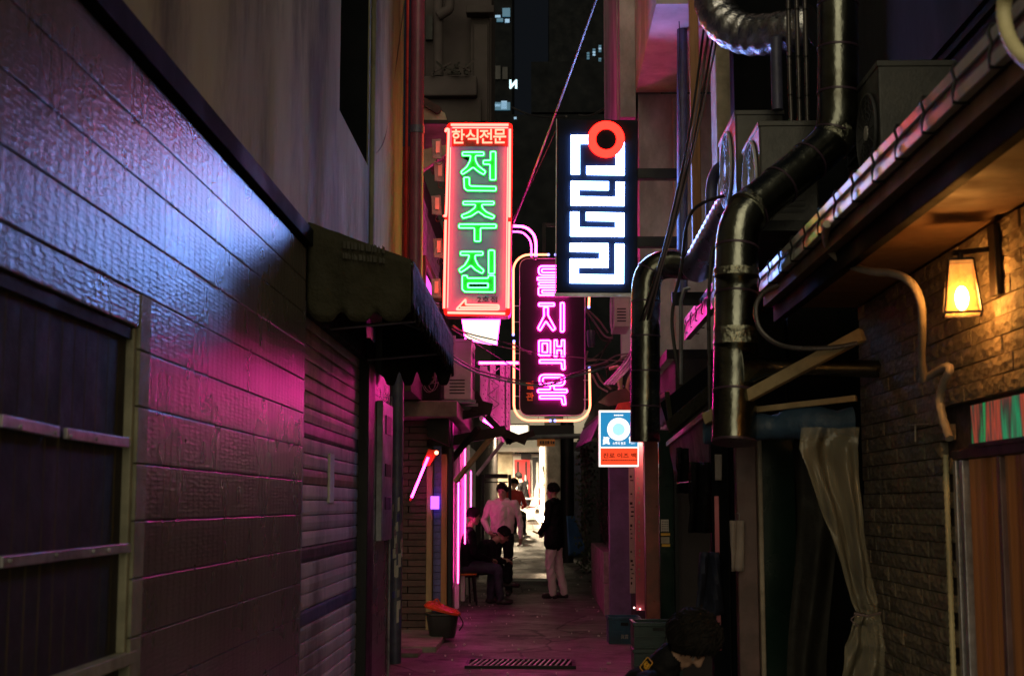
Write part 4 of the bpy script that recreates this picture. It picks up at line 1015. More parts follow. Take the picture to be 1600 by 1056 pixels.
tag(MB().tube([AY(1064, 600, 9.4), AY(1064, 470, 9.4), AY(1069, 452, 9.4), AY(1078, 450, 9.4)], .014, 8).build('rod', 'steel', None, smooth=True), 'hooked thin pipe standing between the two metal ducts', 'pipe')
MT['vdark'] = MT['black']
# ---- pink plaster building beyond sign 3
PB = thing('pink_plaster_building', 'plaster building washed pink with balcony slab above the white letter sign', 'building', (1.6, 13.5, 0))
box('lower_wall', .955, 2.6, 13.0, 13.3, 2.7, 5.35, 'plaster', PB)
MB().box(1.28, 1.36, 12.94, 12.999, 2.7, 5.3).build('pilaster', 'plaster', PB, bev=.01)
box('balcony', .93, 2.4, 10.6, 12.98, 5.36, 9, 'plaster', PB)
box('overhang', .77, 1.2, 13.301, 16, 5.10, 9, 'plaster', PB)
box('overhang_front', .78, .929, 12.99, 13.3, 5.12, 9, 'plaster', PB)
MB().box(1.39, 1.52, 10.58, 10.9, 2.6, 5.3).build('column', 'cream', PB, bev=.01)
MB().box(1.17, 1.24, 10.4, 10.47, 3.2, 9).build('pipe_column', 'woodor', PB, bev=.006)
MB().box(1.0, 1.42, 10.35, 10.39, 2.9, 3.0).build('rail', 'black', PB)
tag(MB().tube([AY(1066, 20, 11.2), AY(1066, 460, 11.2)], .045, 14).build('standing_pipe', 'bluesteel', None, smooth=True), 'dark blue vertical pipe in front of the pink plaster wall', 'pipe')
# ---- middle right: timber braces, tarp, tent entrance
beam('long pale timber beam rising to the right in front of the big duct', AY(1102, 655, 7.15), AY(1348, 522, 6.5), .04, .06)
beam('nearly level timber batten under the long pale beam', AY(1140, 645, 7.2), AY(1338, 622, 6.9), .035, .03)
beam('olive plank leaning above the fringed cloth awning', AY(1046, 668, 8.6), AY(1112, 612, 8.2), .03, .09, 'canvas')
beam('short upright olive plank beside the slim duct', AY(1042, 612, 9.0), AY(1048, 662, 9.0), .03, .03, 'canvas')
beam('dark board slanting behind the fringed cloth', AY(1040, 650, 9.2), AY(1120, 590, 8.8), .03, .2, 'blackwall')
tp = MB()
def tfn(u, v):
    a = AY(1100 + 232 * u, 672 - 14 * u, 7.25 - .3 * u); ang = 2 * math.pi * v
    r = .055 + .014 * mnoise.noise(Vector((u * 9, v * 2, 0))) + .018 * abs(math.sin(u * 7))
    return (a.x, a.y + r * math.cos(ang), a.z + r * 1.15 * math.sin(ang))
tp.grid(tfn, 40, 14)
tag(tp.build('rolled_tarp', 'tarp', None, smooth=True), 'rolled blue tarp sagging under the timber batten', 'tarp')
fa = thing('fringed_awning', 'mauve cloth awning with ragged fringe and a pink top edge', 'awning', tuple(AX(1075, 690, 1.0)))
def ffn(u, v):
    y = 8.42 + 2.4 * u; zt = 1.93 - .07 * u; z = zt - v * (.26 + .03 * math.sin(u * 90) + .02 * mnoise.noise(Vector((u * 30, 0, 0))))
    return (1.0 + .02 * v * math.sin(u * 40) + .04 * v, y, z)
MB().grid(ffn, 90, 5).build('cloth', 'purplecloth', fa, smooth=True, solid=.003)
MB().bar((.995, 8.40, 1.94), (.995, 10.85, 1.87), .02, .035).build('top_rail', 'pinkpanel', fa)
fb = thing('fringed_awning', 'small mauve cloth flap hanging behind the foot of the slim duct', 'awning', tuple(AY(1030, 660, 10.5)))
MB().grid(lambda u, v: AY(1018 + 26 * u, 628 - 14 * u + v * (46 + 4 * math.sin(u * 30)), 10.6 - .5 * u), 20, 5).build('cloth', 'purplecloth', fb, smooth=True, solid=.003)
MB().bar(AY(1017, 630, 10.6), AY(1044, 614, 10.1), .02, .03).build('top_rail', 'pinkpanel', fb)
# shop front facing the camera
SF = thing('tent_shop_front', 'cluttered dark shop front with brown door post and black glass door', 'shop front', (1.5, 8.2, 0))
MB().box(1.12, 1.235, 7.95, 8.05, 0, 1.86).build('brown_post', 'brownpost', SF, bev=.006)
MB().box(1.236, 1.30, 7.93, 8.04, .0, 1.84).build('pale_jamb', 'cream', SF, bev=.006) if False else MB().box(1.236, 1.262, 7.90, 8.04, 0, 1.84).build('pale_jamb', 'conduit', SF, bev=.006)
MB().box(1.263, 1.46, 7.98, 8.02, 0, 1.86).build('glass_door', 'greendoor', SF, bev=.003)
MB().box(1.462, 2.6, 8.1, 8.2, 0, 2.78).build('dark_panel', 'blackwall', SF)
MB().box(1.02, 1.119, 8.3, 8.4, 0, 1.9).build('dark_panel', 'blackwall', SF)
MB().box(1.12, 1.46, 8.2, 8.3, 0, 2.5).build('dark_panel', 'blackwall', SF)
MB().box(.86, .93, 11.5, 11.6, 0, 2.15).build('pink_jamb', 'brownpost', SF, bev=.005) if False else None
MB().box(1.035, 1.06, 8.28, 8.30, .55, 1.45).build('pink_strip', 'pinkpanel', SF)
# hanging things
def cloth(name, label, cat, px0, px1, py0, py1, Y, mat, amp=.02, taper=.0, n=12):
    def fn(u, v):
        w = 1 - taper * (1 - v); x = px0 + (px1 - px0) * (.5 + (u - .5) * w)
        p = AY(x, py0 + (py1 - py0) * v, Y); p.y += -amp * math.sin(u * 9 + v * 2) - amp * .6 * mnoise.noise(Vector((u * 4, v * 5, px0))) ; return p
    return tag(MB().grid(fn, n, n).build(name, mat, None, smooth=True, solid=.012), label, cat)
cloth('hanging_towel', 'grey towel hanging from a hook on the brown door post', 'towel', 1142, 1161, 813, 892, 7.88, 'towel', .008)
tag(MB().tube(smooth_path([AY(1150, 815, 7.9), AY(1150, 802, 7.86), AY(1155, 803, 7.86), AY(1155, 812, 7.86)], 4), .003, 6).build('towel_hook', 'alu', None), 'little metal hook holding the grey towel', 'hook')
cloth('hanging_jacket', 'navy jacket hanging low beside the door', 'jacket', 1084, 1132, 862, 960, 8.1, 'navy', .05, .5)
cloth('hanging_coat', 'black coat hanging high among the dark clutter', 'coat', 1074, 1112, 722, 832, 8.25, 'blackcloth', .05, .3)
cloth('hanging_coat', 'narrow black coat on a hanger left of the longer black coat', 'coat', 1056, 1076, 700, 770, 8.9, 'blackcloth', .05, .3)
tag(MB().tube([AY(1058, 755, 8.6), AY(1080, 752, 8.2)], .004, 6).build('hanger_rod', 'alu', None), 'small metal rod sticking out under the fringed cloth', 'rod')
cloth('paper_notice', 'small grey paper notice high on the dark panel', 'paper', 1117, 1127, 710, 750, 8.15, 'towel', .001)
# plastic curtain
pc = thing('plastic_curtain', 'clear plastic curtain gathered and tied in the middle, glossy', 'curtain', (1.6, 6.9, .3))
def pcf(L):
    def fn(u, v):
        k = v * (len(L) - 1); i = min(int(k), len(L) - 2); t = k - i; t = t * t * (3 - 2 * t) if False else t
        a, b = L[i], L[i + 1]; x0 = a[1] + (b[1] - a[1]) * t; x1 = a[2] + (b[2] - a[2]) * t; py = a[0] + (b[0] - a[0]) * t
        p = AY(x0 + (x1 - x0) * u, py, 6.9); w = (x1 - x0) / 90
        p.y += -.05 * w * math.sin(u * 8 + v * 3 + 2 * mnoise.noise(Vector((u * 2, v * 3, 7)))) - .008 * math.sin(u * 23 + 1 + v * 4) * min(1, w) + .045 * mnoise.noise(Vector((u * 4, v * 6, 1))) + .008 * mnoise.noise(Vector((u * 11, v * 15, 1)))
        return p
    return fn
MB().grid(pcf([(668, 1252, 1340), (700, 1246, 1338), (760, 1268, 1342), (830, 1296, 1348), (900, 1318, 1362), (940, 1330, 1374), (958, 1337, 1374)]), 60, 60).build('upper_sheet', 'plastic', pc, smooth=True)
MB().grid(pcf([(958, 1337, 1374), (980, 1328, 1378), (1020, 1318, 1380), (1070, 1312, 1384), (1110, 1306, 1390)]), 60, 30).build('lower_sheet', 'plastic', pc, smooth=True)
MB().tube([AY(1335, 958, 6.84), AY(1355, 962, 6.8), AY(1376, 957, 6.84)], .006, 6).tube(smooth_path([AY(1338, 960, 6.82), AY(1330, 968, 6.8), AY(1342, 978, 6.8)], 4), .003, 5).build('tie_cord', 'cablepale', pc)
pc2 = thing('plastic_curtain', 'second dimmer plastic sheet hanging behind the tied curtain', 'curtain', (1.5, 7.3, .2))
MB().grid(lambda u, v: AY(1238 + 62 * u + 8 * math.sin(v * 5), 690 + 390 * v, 7.4) + Vector((0, .018 * math.sin(u * 6 + v * 3) + .02 * mnoise.noise(Vector((u * 3, v * 4, 5))), 0)), 50, 20).build('sheet', M('smoky_plastic', (.012, .012, .010), .6, spec=.2, bs=.4, bscale=12, bd=.02), pc2, smooth=True)
# bit of cross shaped hook on the wall
tag(MB().bar(AX(1430, 662, 1.69), AX(1430, 690, 1.69), .006, .006).bar(AX(1420, 664, 1.69), AX(1450, 662, 1.69), .005, .005).build('wall_hook', 'conduit', None), 'small T shaped metal hook on the stone wall', 'hook')
# ================================================================== right side further down the alley
# green glass door + posts
GD = thing('green_glass_door', 'dark green glass door with orange menu stickers', 'door', (1.0, 11.2, 0))
Yg = 11.2
def gx(px, Y=Yg): return AY(px, 700, Y).x
box('leaf', gx(1029), gx(1052), Yg, Yg + .04, 0, 2.0, 'greendoor', GD, bev=.004)
for (a_, b_, c_, d_, m_) in ((1031, 1043, 811, 830, 'paper'), (1031, 1045, 832, 836, 'orangeprint'), (1031, 1044, 838, 848, 'cream'), (1032, 1045, 849, 853, 'orangeprint')):
    st = MB().box(gx(a_), gx(b_), Yg - .006, Yg - .002, AY(0, d_, Yg).z, AY(0, c_, Yg).z).build('sticker', m_, GD)
tx = MB()
for r in range(5):
    for c in range(4): x = gx(1032.5 + c * 2.6); z = AY(0, 814 + r * 3.6, Yg).z; tx.box(x, x + .008, Yg - .008, Yg - .0065, z - .006, z)
tx.build('sticker_print', 'ink', GD)
MB().box(gx(1052), gx(1058), Yg - .03, Yg + .05, 0, 2.0).build('jamb', 'black', GD)
tag(box('brown_post', gx(1007, 11.0), gx(1028, 11.0), 11.0, 11.12, 0, 2.22, 'redpost', None, bev=.006), 'reddish brown post between the pink banner board and the green door', 'post')
tag(box('lintel', gx(1005, 11.1), gx(1075, 11.1), 11.13, 11.3, 2.05, 2.25, 'dark', None, bev=.006), 'dark lintel over the green glass door', 'lintel')
# side wall of this shop behind, so that the alley edge is closed
SW = thing('right_row_building', 'dark low building wall behind the banner board and green door', 'building', (1.8, 13, 0))
box('side_wall', 1.12, 2.4, 11.4, 17.4, 0, 2.6, 'farwall', SW)
box('flat_roof', 1.05, 2.4, 11.4, 17.4, 2.6, 2.68, 'dark', SW)
# pink banner board and paper strip + little lamp
PN = thing('pink_banner_board', 'narrow vertical pinkish red board lit from a small lamp above', 'sign', (1.0, 14.4, .3))
Yp = 14.4
MB().box(gx(991.5, Yp), gx(1005, Yp), Yp, Yp + .05, AY(0, 952, Yp).z, AY(0, 690, Yp).z).build('board', 'pinkpanel', PN, bev=.004)
random.seed(4)
for i in range(22):          # worn, unreadable pale print down the board
    if i in (6, 7, 14): continue
    z1 = AY(0, 746 + i * 7.4, Yp).z; x = gx(995 + random.random() * 1.6, Yp)
    MB().box(x, x + random.uniform(.008, .02), Yp - .004, Yp - .001, z1 - random.uniform(.012, .032), z1).build('print_mark', 'cream', PN)
PS_ = tag(box('paper_banner', gx(982, Yp + .3), gx(990.5, Yp + .3), Yp + .3, Yp + .32, AY(0, 925, Yp + .3).z, AY(0, 726, Yp + .3).z, 'paper', None), 'narrow pale paper banner with small black print beside the pink board', 'banner')
pr_ = MB()
for i in range(26):
    z = AY(0, 735 + i * 7, Yp).z
    if random.random() < .25: continue
    x = gx(983 + random.random() * 2, Yp + .3); pr_.box(x, x + random.uniform(.015, .035), Yp + .295, Yp + .298, z - random.uniform(.01, .03), z)
tag(pr_.build('banner_print', 'ink', PS_), kind='stuff')
LPm = thing('small_lamp', 'small bright lamp above the pink banner board', 'lamp', tuple(AY(1001, 684, 14.25)))
MB().box(gx(996, 14.25), gx(1006, 14.25), 14.2, 14.3, AY(0, 690, 14.2).z, AY(0, 678, 14.2).z).build('lamp_face', 'lampwarm', LPm)
MB().box(gx(994, 14.25), gx(1008, 14.25), 14.18, 14.34, AY(0, 677.5, 14.2).z, AY(0, 672, 14.2).z).build('lamp_hood', 'redsteel', LPm)
for i, (px, py) in enumerate(((991, 949), (1000, 951))):
    tag(MB().ball(AY(px, py, Yp - .03), .009, 8, 6).build('indicator_light', E('tiny_light_%d' % i, (1, .55, .5), 6), None), ('left', 'right')[i] + ' one of two tiny glowing lights at the foot of the pink board', 'light', 'tiny lights at the foot of the pink board')
# sign 4: lightbox
S4 = thing('blue_red_lightbox', 'small lightbox, blue above and orange red below, with white disc and Korean print', 'lightbox', (.82, 14.1, 1.8))
Y4 = 14.0
def G(x, y, d=0): return AY(925 + x / 9.6, 630 + y / 9.6, Y4 - d)
def rect4(a, b, c, d_, dd, mat, name, th=.003): MB().prism([G(a, c, dd), G(b, c, dd), G(b, d_, dd), G(a, d_, dd)][::-1], (0, th, 0)).build(name, mat, S4)
MB().prism(rounded([G(98, 100), G(705, 100), G(705, 955), G(98, 955)], .012)[::-1], (0, .12, 0)).build('case', 'acwhite', S4)
rect4(103, 700, 105, 950, .004, 'lb_white', 'rim')
rect4(128, 684, 135, 650, .008, 'lb_blue', 'blue_face'); rect4(128, 684, 672, 922, .008, 'lb_red', 'red_face')
MB().prism([G(400 + 172 * math.cos(k * math.pi / 20), 388 + 172 * math.sin(k * math.pi / 20), .012) for k in range(40)], (0, .003, 0)).build('disc', 'lb_white', S4)
dots = MB()
for k in range(40):
    a = k * math.pi / 20; dots.prism([G(400 + 150 * math.cos(a) + 5 * math.cos(q), 388 + 150 * math.sin(a) + 5 * math.sin(q), .0145) for q in (0, 1.57, 3.14, 4.71)], (0, .0015, 0))
tag(dots.build('dotted_ring', 'ink', S4), kind='stuff')
MB().prism([G(400 + 92 * math.cos(k * math.pi / 14), 390 + 92 * math.sin(k * math.pi / 14), .0145) for k in range(28)], (0, .0015, 0)).build('pale_blue_spot', E('lightbox_pale_blue', (.42, .82, .95), 1.0), S4)
def t4(s, x0, x1, y0, y1, mat, off=.01): text_mb(s, G(x0, 0).x, G(x1, 0).x, G(0, y1).z, G(0, y0).z, Y4 - .016, .002, offset=off).build('print', mat, S4)
t4('眞', 150, 265, 500, 620, 'lb_white', .02); t4('露', 545, 655, 500, 612, 'lb_white', .02)
t4('소주의 원조', 302, 498, 578, 622, 'lb_white', .015); 
for k_, (u0, u1) in enumerate(((330, 352), (358, 376), (382, 408), (414, 430), (436, 468))): MB().prism([G(u0, 169, .0155), G(u1, 169, .0155), G(u1, 187, .0155), G(u0, 187, .0155)][::-1], (0, .0015, 0)).build('print_mark', 'lb_white', S4)
t4('진로 이즈 백', 160, 655, 745, 820, 'ink', .015)
pr2 = MB()
random.seed(2)
x = 155
while x < 650: w = random.uniform(12, 34); pr2.prism([G(x, 845, .0155), G(x + w, 845, .0155), G(x + w, 860, .0155), G(x, 860, .0155)][::-1], (0, .0015, 0)); x += w + 9
tag(pr2.build('fine_print', 'redsteel', S4), kind='stuff')
# purple wall, planter, plants, purple awning
tag(box('purple_wall', .86, 1.16, 17.45, 17.7, 0, 1.92, 'purplewall', None, bev=.01), 'purple lit wall end behind the blue and red lightbox', 'wall')
PLN = thing('planter', 'low tiled planter wall glowing pink along the right edge of the alley', 'planter', (1.0, 19.7, 0))
for i in range(9):
    for j in range(2):
        box('block', .80 + .004 * ((i + j) % 2), 1.2, 17.72 + .49 * i + (.24 if j else 0), 18.20 + .49 * i + (.24 if j else 0), .0 + .4 * j, .395 + .4 * j, 'planter', PLN, bev=.008)
random.seed(31)
def plant(name, label, cx, cyy, z0, h, spread, nleaf, leafs=.035):
    t = thing(name, label, 'plant', (cx, cyy, z0)); st = MB(); lf = MB()
    for s in range(9):
        a = random.random() * 6.28; tip = Vector((cx + spread * math.cos(a) * random.uniform(.3, 1), cyy + spread * 2.2 * math.sin(a) * random.uniform(.3, 1), z0 + h * random.uniform(.6, 1.05)))
        mid = Vector((cx, cyy, z0)).lerp(tip, .5) + Vector((random.uniform(-.05, .05), random.uniform(-.05, .05), .05))
        P = smooth_path([(cx, cyy, z0), mid, tip], 5); st.tube(P, [.008 - .0006 * i for i in range(len(P))], 5)
        for q in range(nleaf // 9):
            k = random.uniform(.25, 1) * (len(P) - 1); c = P[int(k)] + Vector((random.gauss(0, .04), random.gauss(0, .06), random.gauss(0, .04)))
            d = Vector((random.gauss(0, 1), random.gauss(0, 1), random.gauss(0, .7))).normalized(); e = d.cross(Vector((0, 0, 1))).normalized() * leafs * .4; L = leafs * random.uniform(.7, 1.5)
            lf.add([c, c + d * L * .5 + e, c + d * L, c + d * L * .5 - e], [(0, 1, 2, 3)])
    st.build('stem', 'bark', t); tag(lf.build('foliage', 'leaf', t), kind='stuff'); return t
for i, (y, h, l) in enumerate(((18.0, .75, 'nearest bushy dark plant in the planter'), (18.9, .95, 'taller dark plant in the middle of the planter'), (20.0, .7, 'third dark plant in the planter'), (21.2, .9, 'farthest dark plant in the planter'))):
    plant('potted_shrub', l, .98, y, .78, h, .16, 340)['group'] = 'plants in the planter'
pa = thing('purple_awning', 'ribbed purple awning edge beyond the warm tube border', 'awning', (.75, 18, 2.2))
def pfn(u, v):
    y = 16.6 + 7 * u; return (.60 + .012 * math.sin(u * 200) + .12 * (1 - v), y, 2.45 + .20 * u - .29 * v)
MB().grid(pfn, 160, 4).build('cloth', M('purple_awning_cloth', (.62, .16, .62), .7, bs=.3), pa, smooth=True, solid=.004)
MB().hexa([(.72, 16.6, 2.455), (1.3, 16.6, 2.455), (1.3, 23.6, 2.655), (.72, 23.6, 2.655), (.72, 16.6, 2.50), (1.3, 16.6, 2.50), (1.3, 23.6, 2.70), (.72, 23.6, 2.70)]).build('top_board', 'purplecloth', pa)
# crates
def crate(label, cx, cyy, z0, w, d, h, mat, rz=0, group=None, logo=False):
    t = thing('crate', label, 'crate', (cx, cyy, z0), group)
    c, s = math.cos(rz), math.sin(rz)
    def q(m):
        m.v = [(cx + (x - cx) * c - (y - cyy) * s, cyy + (x - cx) * s + (y - cyy) * c, z) for x, y, z in m.v]; return m
    x0, x1, y0, y1 = cx - w / 2, cx + w / 2, cyy - d / 2, cyy + d / 2
    q(MB().box(x0, x1, y0, y0 + .012, z0, z0 + h - .03)).build('side', mat, t); q(MB().box(x0, x1, y1 - .012, y1, z0, z0 + h - .03)).build('side', mat, t)
    q(MB().box(x0, x0 + .012, y0 + .012, y1 - .012, z0, z0 + h - .03)).build('side', mat, t); q(MB().box(x1 - .012, x1, y0 + .012, y1 - .012, z0, z0 + h - .03)).build('side', mat, t)
    q(MB().box(x0 + .012, x1 - .012, y0 + .012, y1 - .012, z0, z0 + .012)).build('floor', mat, t)
    q(MB().box(x0 - .008, x1 + .008, y0 - .008, y0 + .014, z0 + h - .029, z0 + h).box(x0 - .008, x1 + .008, y1 - .014, y1 + .008, z0 + h - .029, z0 + h).box(x0 - .008, x0 + .014, y0 + .015, y1 - .015, z0 + h - .029, z0 + h).box(x1 - .014, x1 + .008, y0 + .015, y1 - .015, z0 + h - .029, z0 + h)).build('rim', mat, t, bev=.003)
    q(MB().box(x0 - .005, x1 + .005, y0 - .006, y0 - .0005, z0 + h * .42, z0 + h * .47)).build('rib', mat, t)
    q(MB().box(x0 + w * .38, x0 + w * .62, y0 - .003, y0 - .0005, z0 + h * .68, z0 + h * .80)).build('handle_hole', 'black', t)
    if logo: q(text_mb('眞露', x0 + w * .38, x0 + w * .62, z0 + h * .2, z0 + h * .36, y0 - .003, .002)).build('print', 'paper', t)
    return t
crate('blue plastic bottle crate on the asphalt under the pink board', .84, 14.35, .0, .32, .3, .27, 'blueplastic', .03, logo=True)
crate('upper dark navy crate of the stack beside the crouching person', .82, 10.0, .40, .34, .3, .18, 'greenplastic', .02, 'stacked crates', False)
crate('lower green crate of the stack beside the crouching person', .82, 10.0, .19, .34, .3, .205, 'greenplastic', .0, 'stacked crates')
crate('bottom green crate of the stack, mostly out of sight', .82, 10.0, -.005, .34, .3, .19, 'greenplastic', .0, 'stacked crates')
# ---- clutter right of sign 2
ac6 = ac_unit('air_conditioner', 'air conditioner casing lit lilac below the white letter sign', gx(958, 16), gx(983, 16), 15.6, 16.3, AY(0, 520, 16).z, AY(0, 463, 16).z, 'x-')
tag(box('lilac_panel', gx(972, 16.6), gx(1000, 16.6), 16.5, 16.7, AY(0, 560, 16.5).z, AY(0, 455, 16.5).z, 'acwhite', None), 'pale wall panel behind the lilac lit air conditioner', 'panel')
tr = thing('line_transformer', 'grey cylindrical box hanging right of the charcoal sign', 'transformer', tuple(AY(924, 545, 15.3)))
MB().tube([AY(924, 542, 15.3), AY(924, 538, 15.3), AY(923, 519, 15.3), AY(923, 516, 15.3)], [.035, .045, .05, .04], 14).build('canister', 'bluesteel', tr, smooth=True)
MB().tube([AY(922, 516, 15.3), AY(918, 490, 15.3), AY(918, 476, 15.3)], .008, 6).build('bracket', 'copper', tr)
tg = [((915, 485), (930, 505), (945, 525), (958, 528)), ((914, 480), (935, 500), (950, 520)), ((930, 512), (940, 530), (955, 533)), ((958, 525), (945, 545), (936, 562), (922, 572)), ((958, 522), (940, 550), (915, 566)), ((918, 548), (917, 562), (933, 562)), ((915, 572), (940, 568), (962, 556), (985, 552)), ((944, 575), (960, 568), (972, 560), (996, 548)), ((948, 578), (952, 600), (962, 605)), ((938, 585), (950, 598), (965, 606)), ((932, 582), (940, 596), (955, 608)), ((925, 585), (935, 603), (950, 612)), ((958, 575), (958, 600), (970, 612)), ((968, 575), (966, 590), (975, 605)), ((975, 575), (985, 560), (1000, 535)), ((962, 580), (985, 575), (1000, 555)), ((965, 565), (980, 566), (1000, 562))]
TG = thing('cable_tangle', 'messy tangle of cables hanging right of the charcoal sign', 'cables', tuple(AY(940, 600, 15.2)))
for i, L in enumerate(tg):
    MB().tube(smooth_path([AY(a, b, 15.2 + .02 * (i % 5)) for a, b in L], 8), random.choice((.006, .009, .012)), 6).build('cable', random.choice(('cable', 'cablepale', 'purplecloth', 'copper')), TG, smooth=True)
# curled thick hoses
for i, L in enumerate((((985, 560), (972, 575), (966, 592), (972, 612)), ((998, 572), (985, 588), (980, 605), (984, 620)), ((952, 576), (966, 574), (970, 590), (968, 612)))):
    cable([AY(a, b, 14.9) for a, b in L], .022, ('left', 'right', 'middle')[i] + ' one of the curled cream hoses above the blue and red lightbox', 'hose', 'curled hoses above the lightbox', name='hose')
ct = thing('canopy_flap', 'crooked brown sheet canopy above the blue and red lightbox', 'canopy', tuple(AY(960, 628, 14.6)))
MB().prism([AY(934, 628, 14.7), AY(955, 612, 14.7), AY(978, 606, 14.7), AY(990, 620, 14.7), AY(984, 630, 14.7), AY(950, 634, 14.7)][::-1], (0, .02, 0)).build('sheet', 'brownpost', ct)
MB().prism([AY(966, 630, 14.4), AY(1000, 624, 14.4), AY(1000, 642, 14.4), AY(962, 640, 14.4)][::-1], (0, .3, 0)).build('red_board', 'redsteel', ct)
# ================================================================== cables across
def sg(a, b, r, label, mat, sag): return cable([a, b], r, label, mat, sag=sag)
sg(AY(942, -30, 9.5), AY(803, 347, 14.2), .010, 'long pale cable running from the top centre down to the pink arc', 'cablepale', .04)
sg(AY(868, 205, 13), AY(800, 345, 14.1), .005, 'short thin wire behind the white letter sign', 'cablepale', .02)
P = [AY(708, 562, 11.2), AY(745, 582, 12), AY(800, 597, 13), AY(850, 602, 13.5), AY(890, 590, 14), AY(945, 574, 14.8)]
cable(P, .011, 'green cable sagging across the alley in front of the charcoal sign', 'cablegreen')
cable([p + Vector((0, .03, .03)) for p in P[:-1]] + [AY(950, 566, 14.8)], .009, 'dark cable running just above the green cable', 'cable')
cable([AY(708, 508, 12.5), AY(740, 528, 13), AY(800, 545, 13.5), AY(920, 560, 15), AY(990, 565, 15)], .005, 'thin pinkish cable crossing the middle of the charcoal sign', 'cablepale')
cable([AY(706, 510, 12.5), AY(735, 522, 13), AY(800, 538, 13.5), AY(830, 553, 14)], .007, 'black cable passing under the white lightbox, upper one', 'cable')
cable([AY(706, 514, 12.5), AY(735, 532, 13), AY(790, 566, 13.5), AY(812, 578, 14)], .006, 'black cable passing under the white lightbox, lower one', 'cable')
for i, (dx, m) in enumerate(((0, 'cablepale'), (5, 'cable'), (9, 'cablepale'), (-5, 'cable'))):
    cable([AY(1118 + dx * 2, -20, 9.2), AY(1085 + dx, 190, 9.3), AY(1052 + dx * .6, 340, 9.5), AY(1030 + dx * .4, 420, 9.6), AY(1006 + dx, 500, 9.9), AY(985 + dx, 560, 10.5), AY(950 + dx, 600, 13)], (.010, .008, .007, .009)[i], ('pale cable, thickest of the bundle slanting down in front of the slim duct', 'black cable beside the thickest pale one in the slanting bundle', 'thin pale cable, rightmost of the slanting bundle by the slim duct', 'black cable, leftmost of the slanting bundle by the slim duct')[i], m, 'bundled cables in front of the slim duct')
cable([AY(1058, -20, 11), AY(1062, 60, 11), AY(1060, 120, 11), AY(1064, 200, 11), AY(1062, 300, 11)], .004, 'thin black wire hanging down the pink plaster wall', 'cable')
cable([AY(1155, 300, 9), AY(1082, 330, 9.3), AY(1064, 420, 9.5), AY(1050, 500, 9.6), AY(1062, 590, 9.5)], .012, 'thick black cable looping behind the slim duct elbow', 'cable')
sg(AY(800, 168, 30), AY(885, 182, 24), .02, 'faint wire between the roofs above the neon signs', 'cable', .1)
sg(AY(905, 180, 24), AY(970, 140, 20), .02, 'second faint wire right above the white letter sign', 'cable', .15)

# ================================================================== BACKGROUND
OB = thing('old_roof_building', 'old dark building with ledges and pipes above the left roofs', 'building', (-1.5, 24, 5))
def P3(px, py, Y): return AY(px, py, Y)
def facebox(name, x0, x1, y0, y1, Y, d, mat, par, bev=0):
    a, b = AY(x0, y1, Y), AY(x1, y0, Y); return box(name, a.x, b.x, Y, Y + d, a.z, b.z, mat, par, bev)
facebox('wall', 640, 768, -40, 640, 24, 2, 'farwall', OB)
facebox('pier', 735, 765, 10, 200, 23.8, .19, 'farwall', OB, .01); facebox('panel', 740, 762, 38, 190, 23.7, .09, 'cream' if False else 'farwall', OB, .01)
facebox('cornice', 728, 772, 8, 20, 23.5, .29, 'farwall', OB, .02)
facebox('ledge', 655, 745, 118, 150, 23.3, .69, 'farwall', OB, .03); facebox('ledge', 668, 752, 152, 192, 23.5, .49, 'farwall', OB, .03)
for px in (661, 685): MB().tube([AY(px, -20, 23.6), AY(px, 120, 23.6)], .05 if px == 661 else .09, 10).build('downpipe', 'farwall', OB, smooth=True)
MB().tube(smooth_path([AY(702, -20, 23.5), AY(702, 12, 23.5), AY(694, 20, 23.5), AY(684, 26, 23.5)], 4), .09, 10).build('downpipe', 'farwall', OB, smooth=True)
facebox('window', 664, 676, 24, 62, 23.9, .09, 'black', OB)
random.seed(6)
for i in range(12):
    a = AY(random.uniform(668, 742), random.uniform(104, 118), 23.2); tag(MB().bar(a, a + Vector((random.uniform(-.3, .3), .1, random.uniform(.02, .25))), .05, .03).build('roof_debris', random.choice(('dark', 'farwall')), None), 'piece of scrap lying on the ledge of the old dark building', 'scrap', 'scrap on the ledge of the old building')
# mid block with balconies (cyan lights)
TB = thing('dark_tower_block', 'dark apartment block with a few lit balconies in the night sky', 'building', (-3, 60, 0))
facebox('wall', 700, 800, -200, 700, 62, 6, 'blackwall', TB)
for (x0, x1, y0, y1, m) in ((785, 797, 13, 26, 'farblue'), (789, 796, 30, 35, 'farlight'), (772, 782, 24, 27, 'farlight'), (776, 786, 29, 34, 'farblue'), (774, 782, 103, 124, 'greywall'), (785, 793, 105, 124, 'greywall'), (770, 797, 160, 172, 'farblue'), (783, 792, 158, 171, 'farlight'), (770, 782, 163, 167, 'farlight')):
    facebox('window', x0, x1, y0, y1, 61.9, .09, m, TB)
NL = text_mb('N', AY(796, 0, 58).x, AY(808, 0, 58).x, AY(0, 143, 58).z, AY(0, 130, 58).z, 58, .1, offset=.05)
cxN = AY(802, 0, 58).x; NL.v = [(2 * cxN - x, y, z) for x, y, z in NL.v]; NL.f = [f[::-1] for f in NL.f]
tag(NL.build('lit_letter', 'n_letter', None), 'glowing white reversed letter N high against the night sky', 'sign')
FT = thing('office_tower', 'far office tower with rows of dim cyan windows', 'building', (6, 90, 0))
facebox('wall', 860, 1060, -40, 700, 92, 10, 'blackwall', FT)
random.seed(9)
for i in range(6):
    for j in range(2):
        x = 917 + i * 9.2; y = 82 - i * 5.6 + j * 20
        if j and i < 2: continue
        for q in range(3):
            facebox('window', x, x + 4, y + q * (4 if not j else 4), y + q * 4 + 2.6, 91.9, .09, random.choice(('farlight', 'farblue', 'farblue')), FT)
MR = thing('middle_roof', 'dark roofline of a low building closing the alley behind the signs', 'building', (1.5, 45, 0))
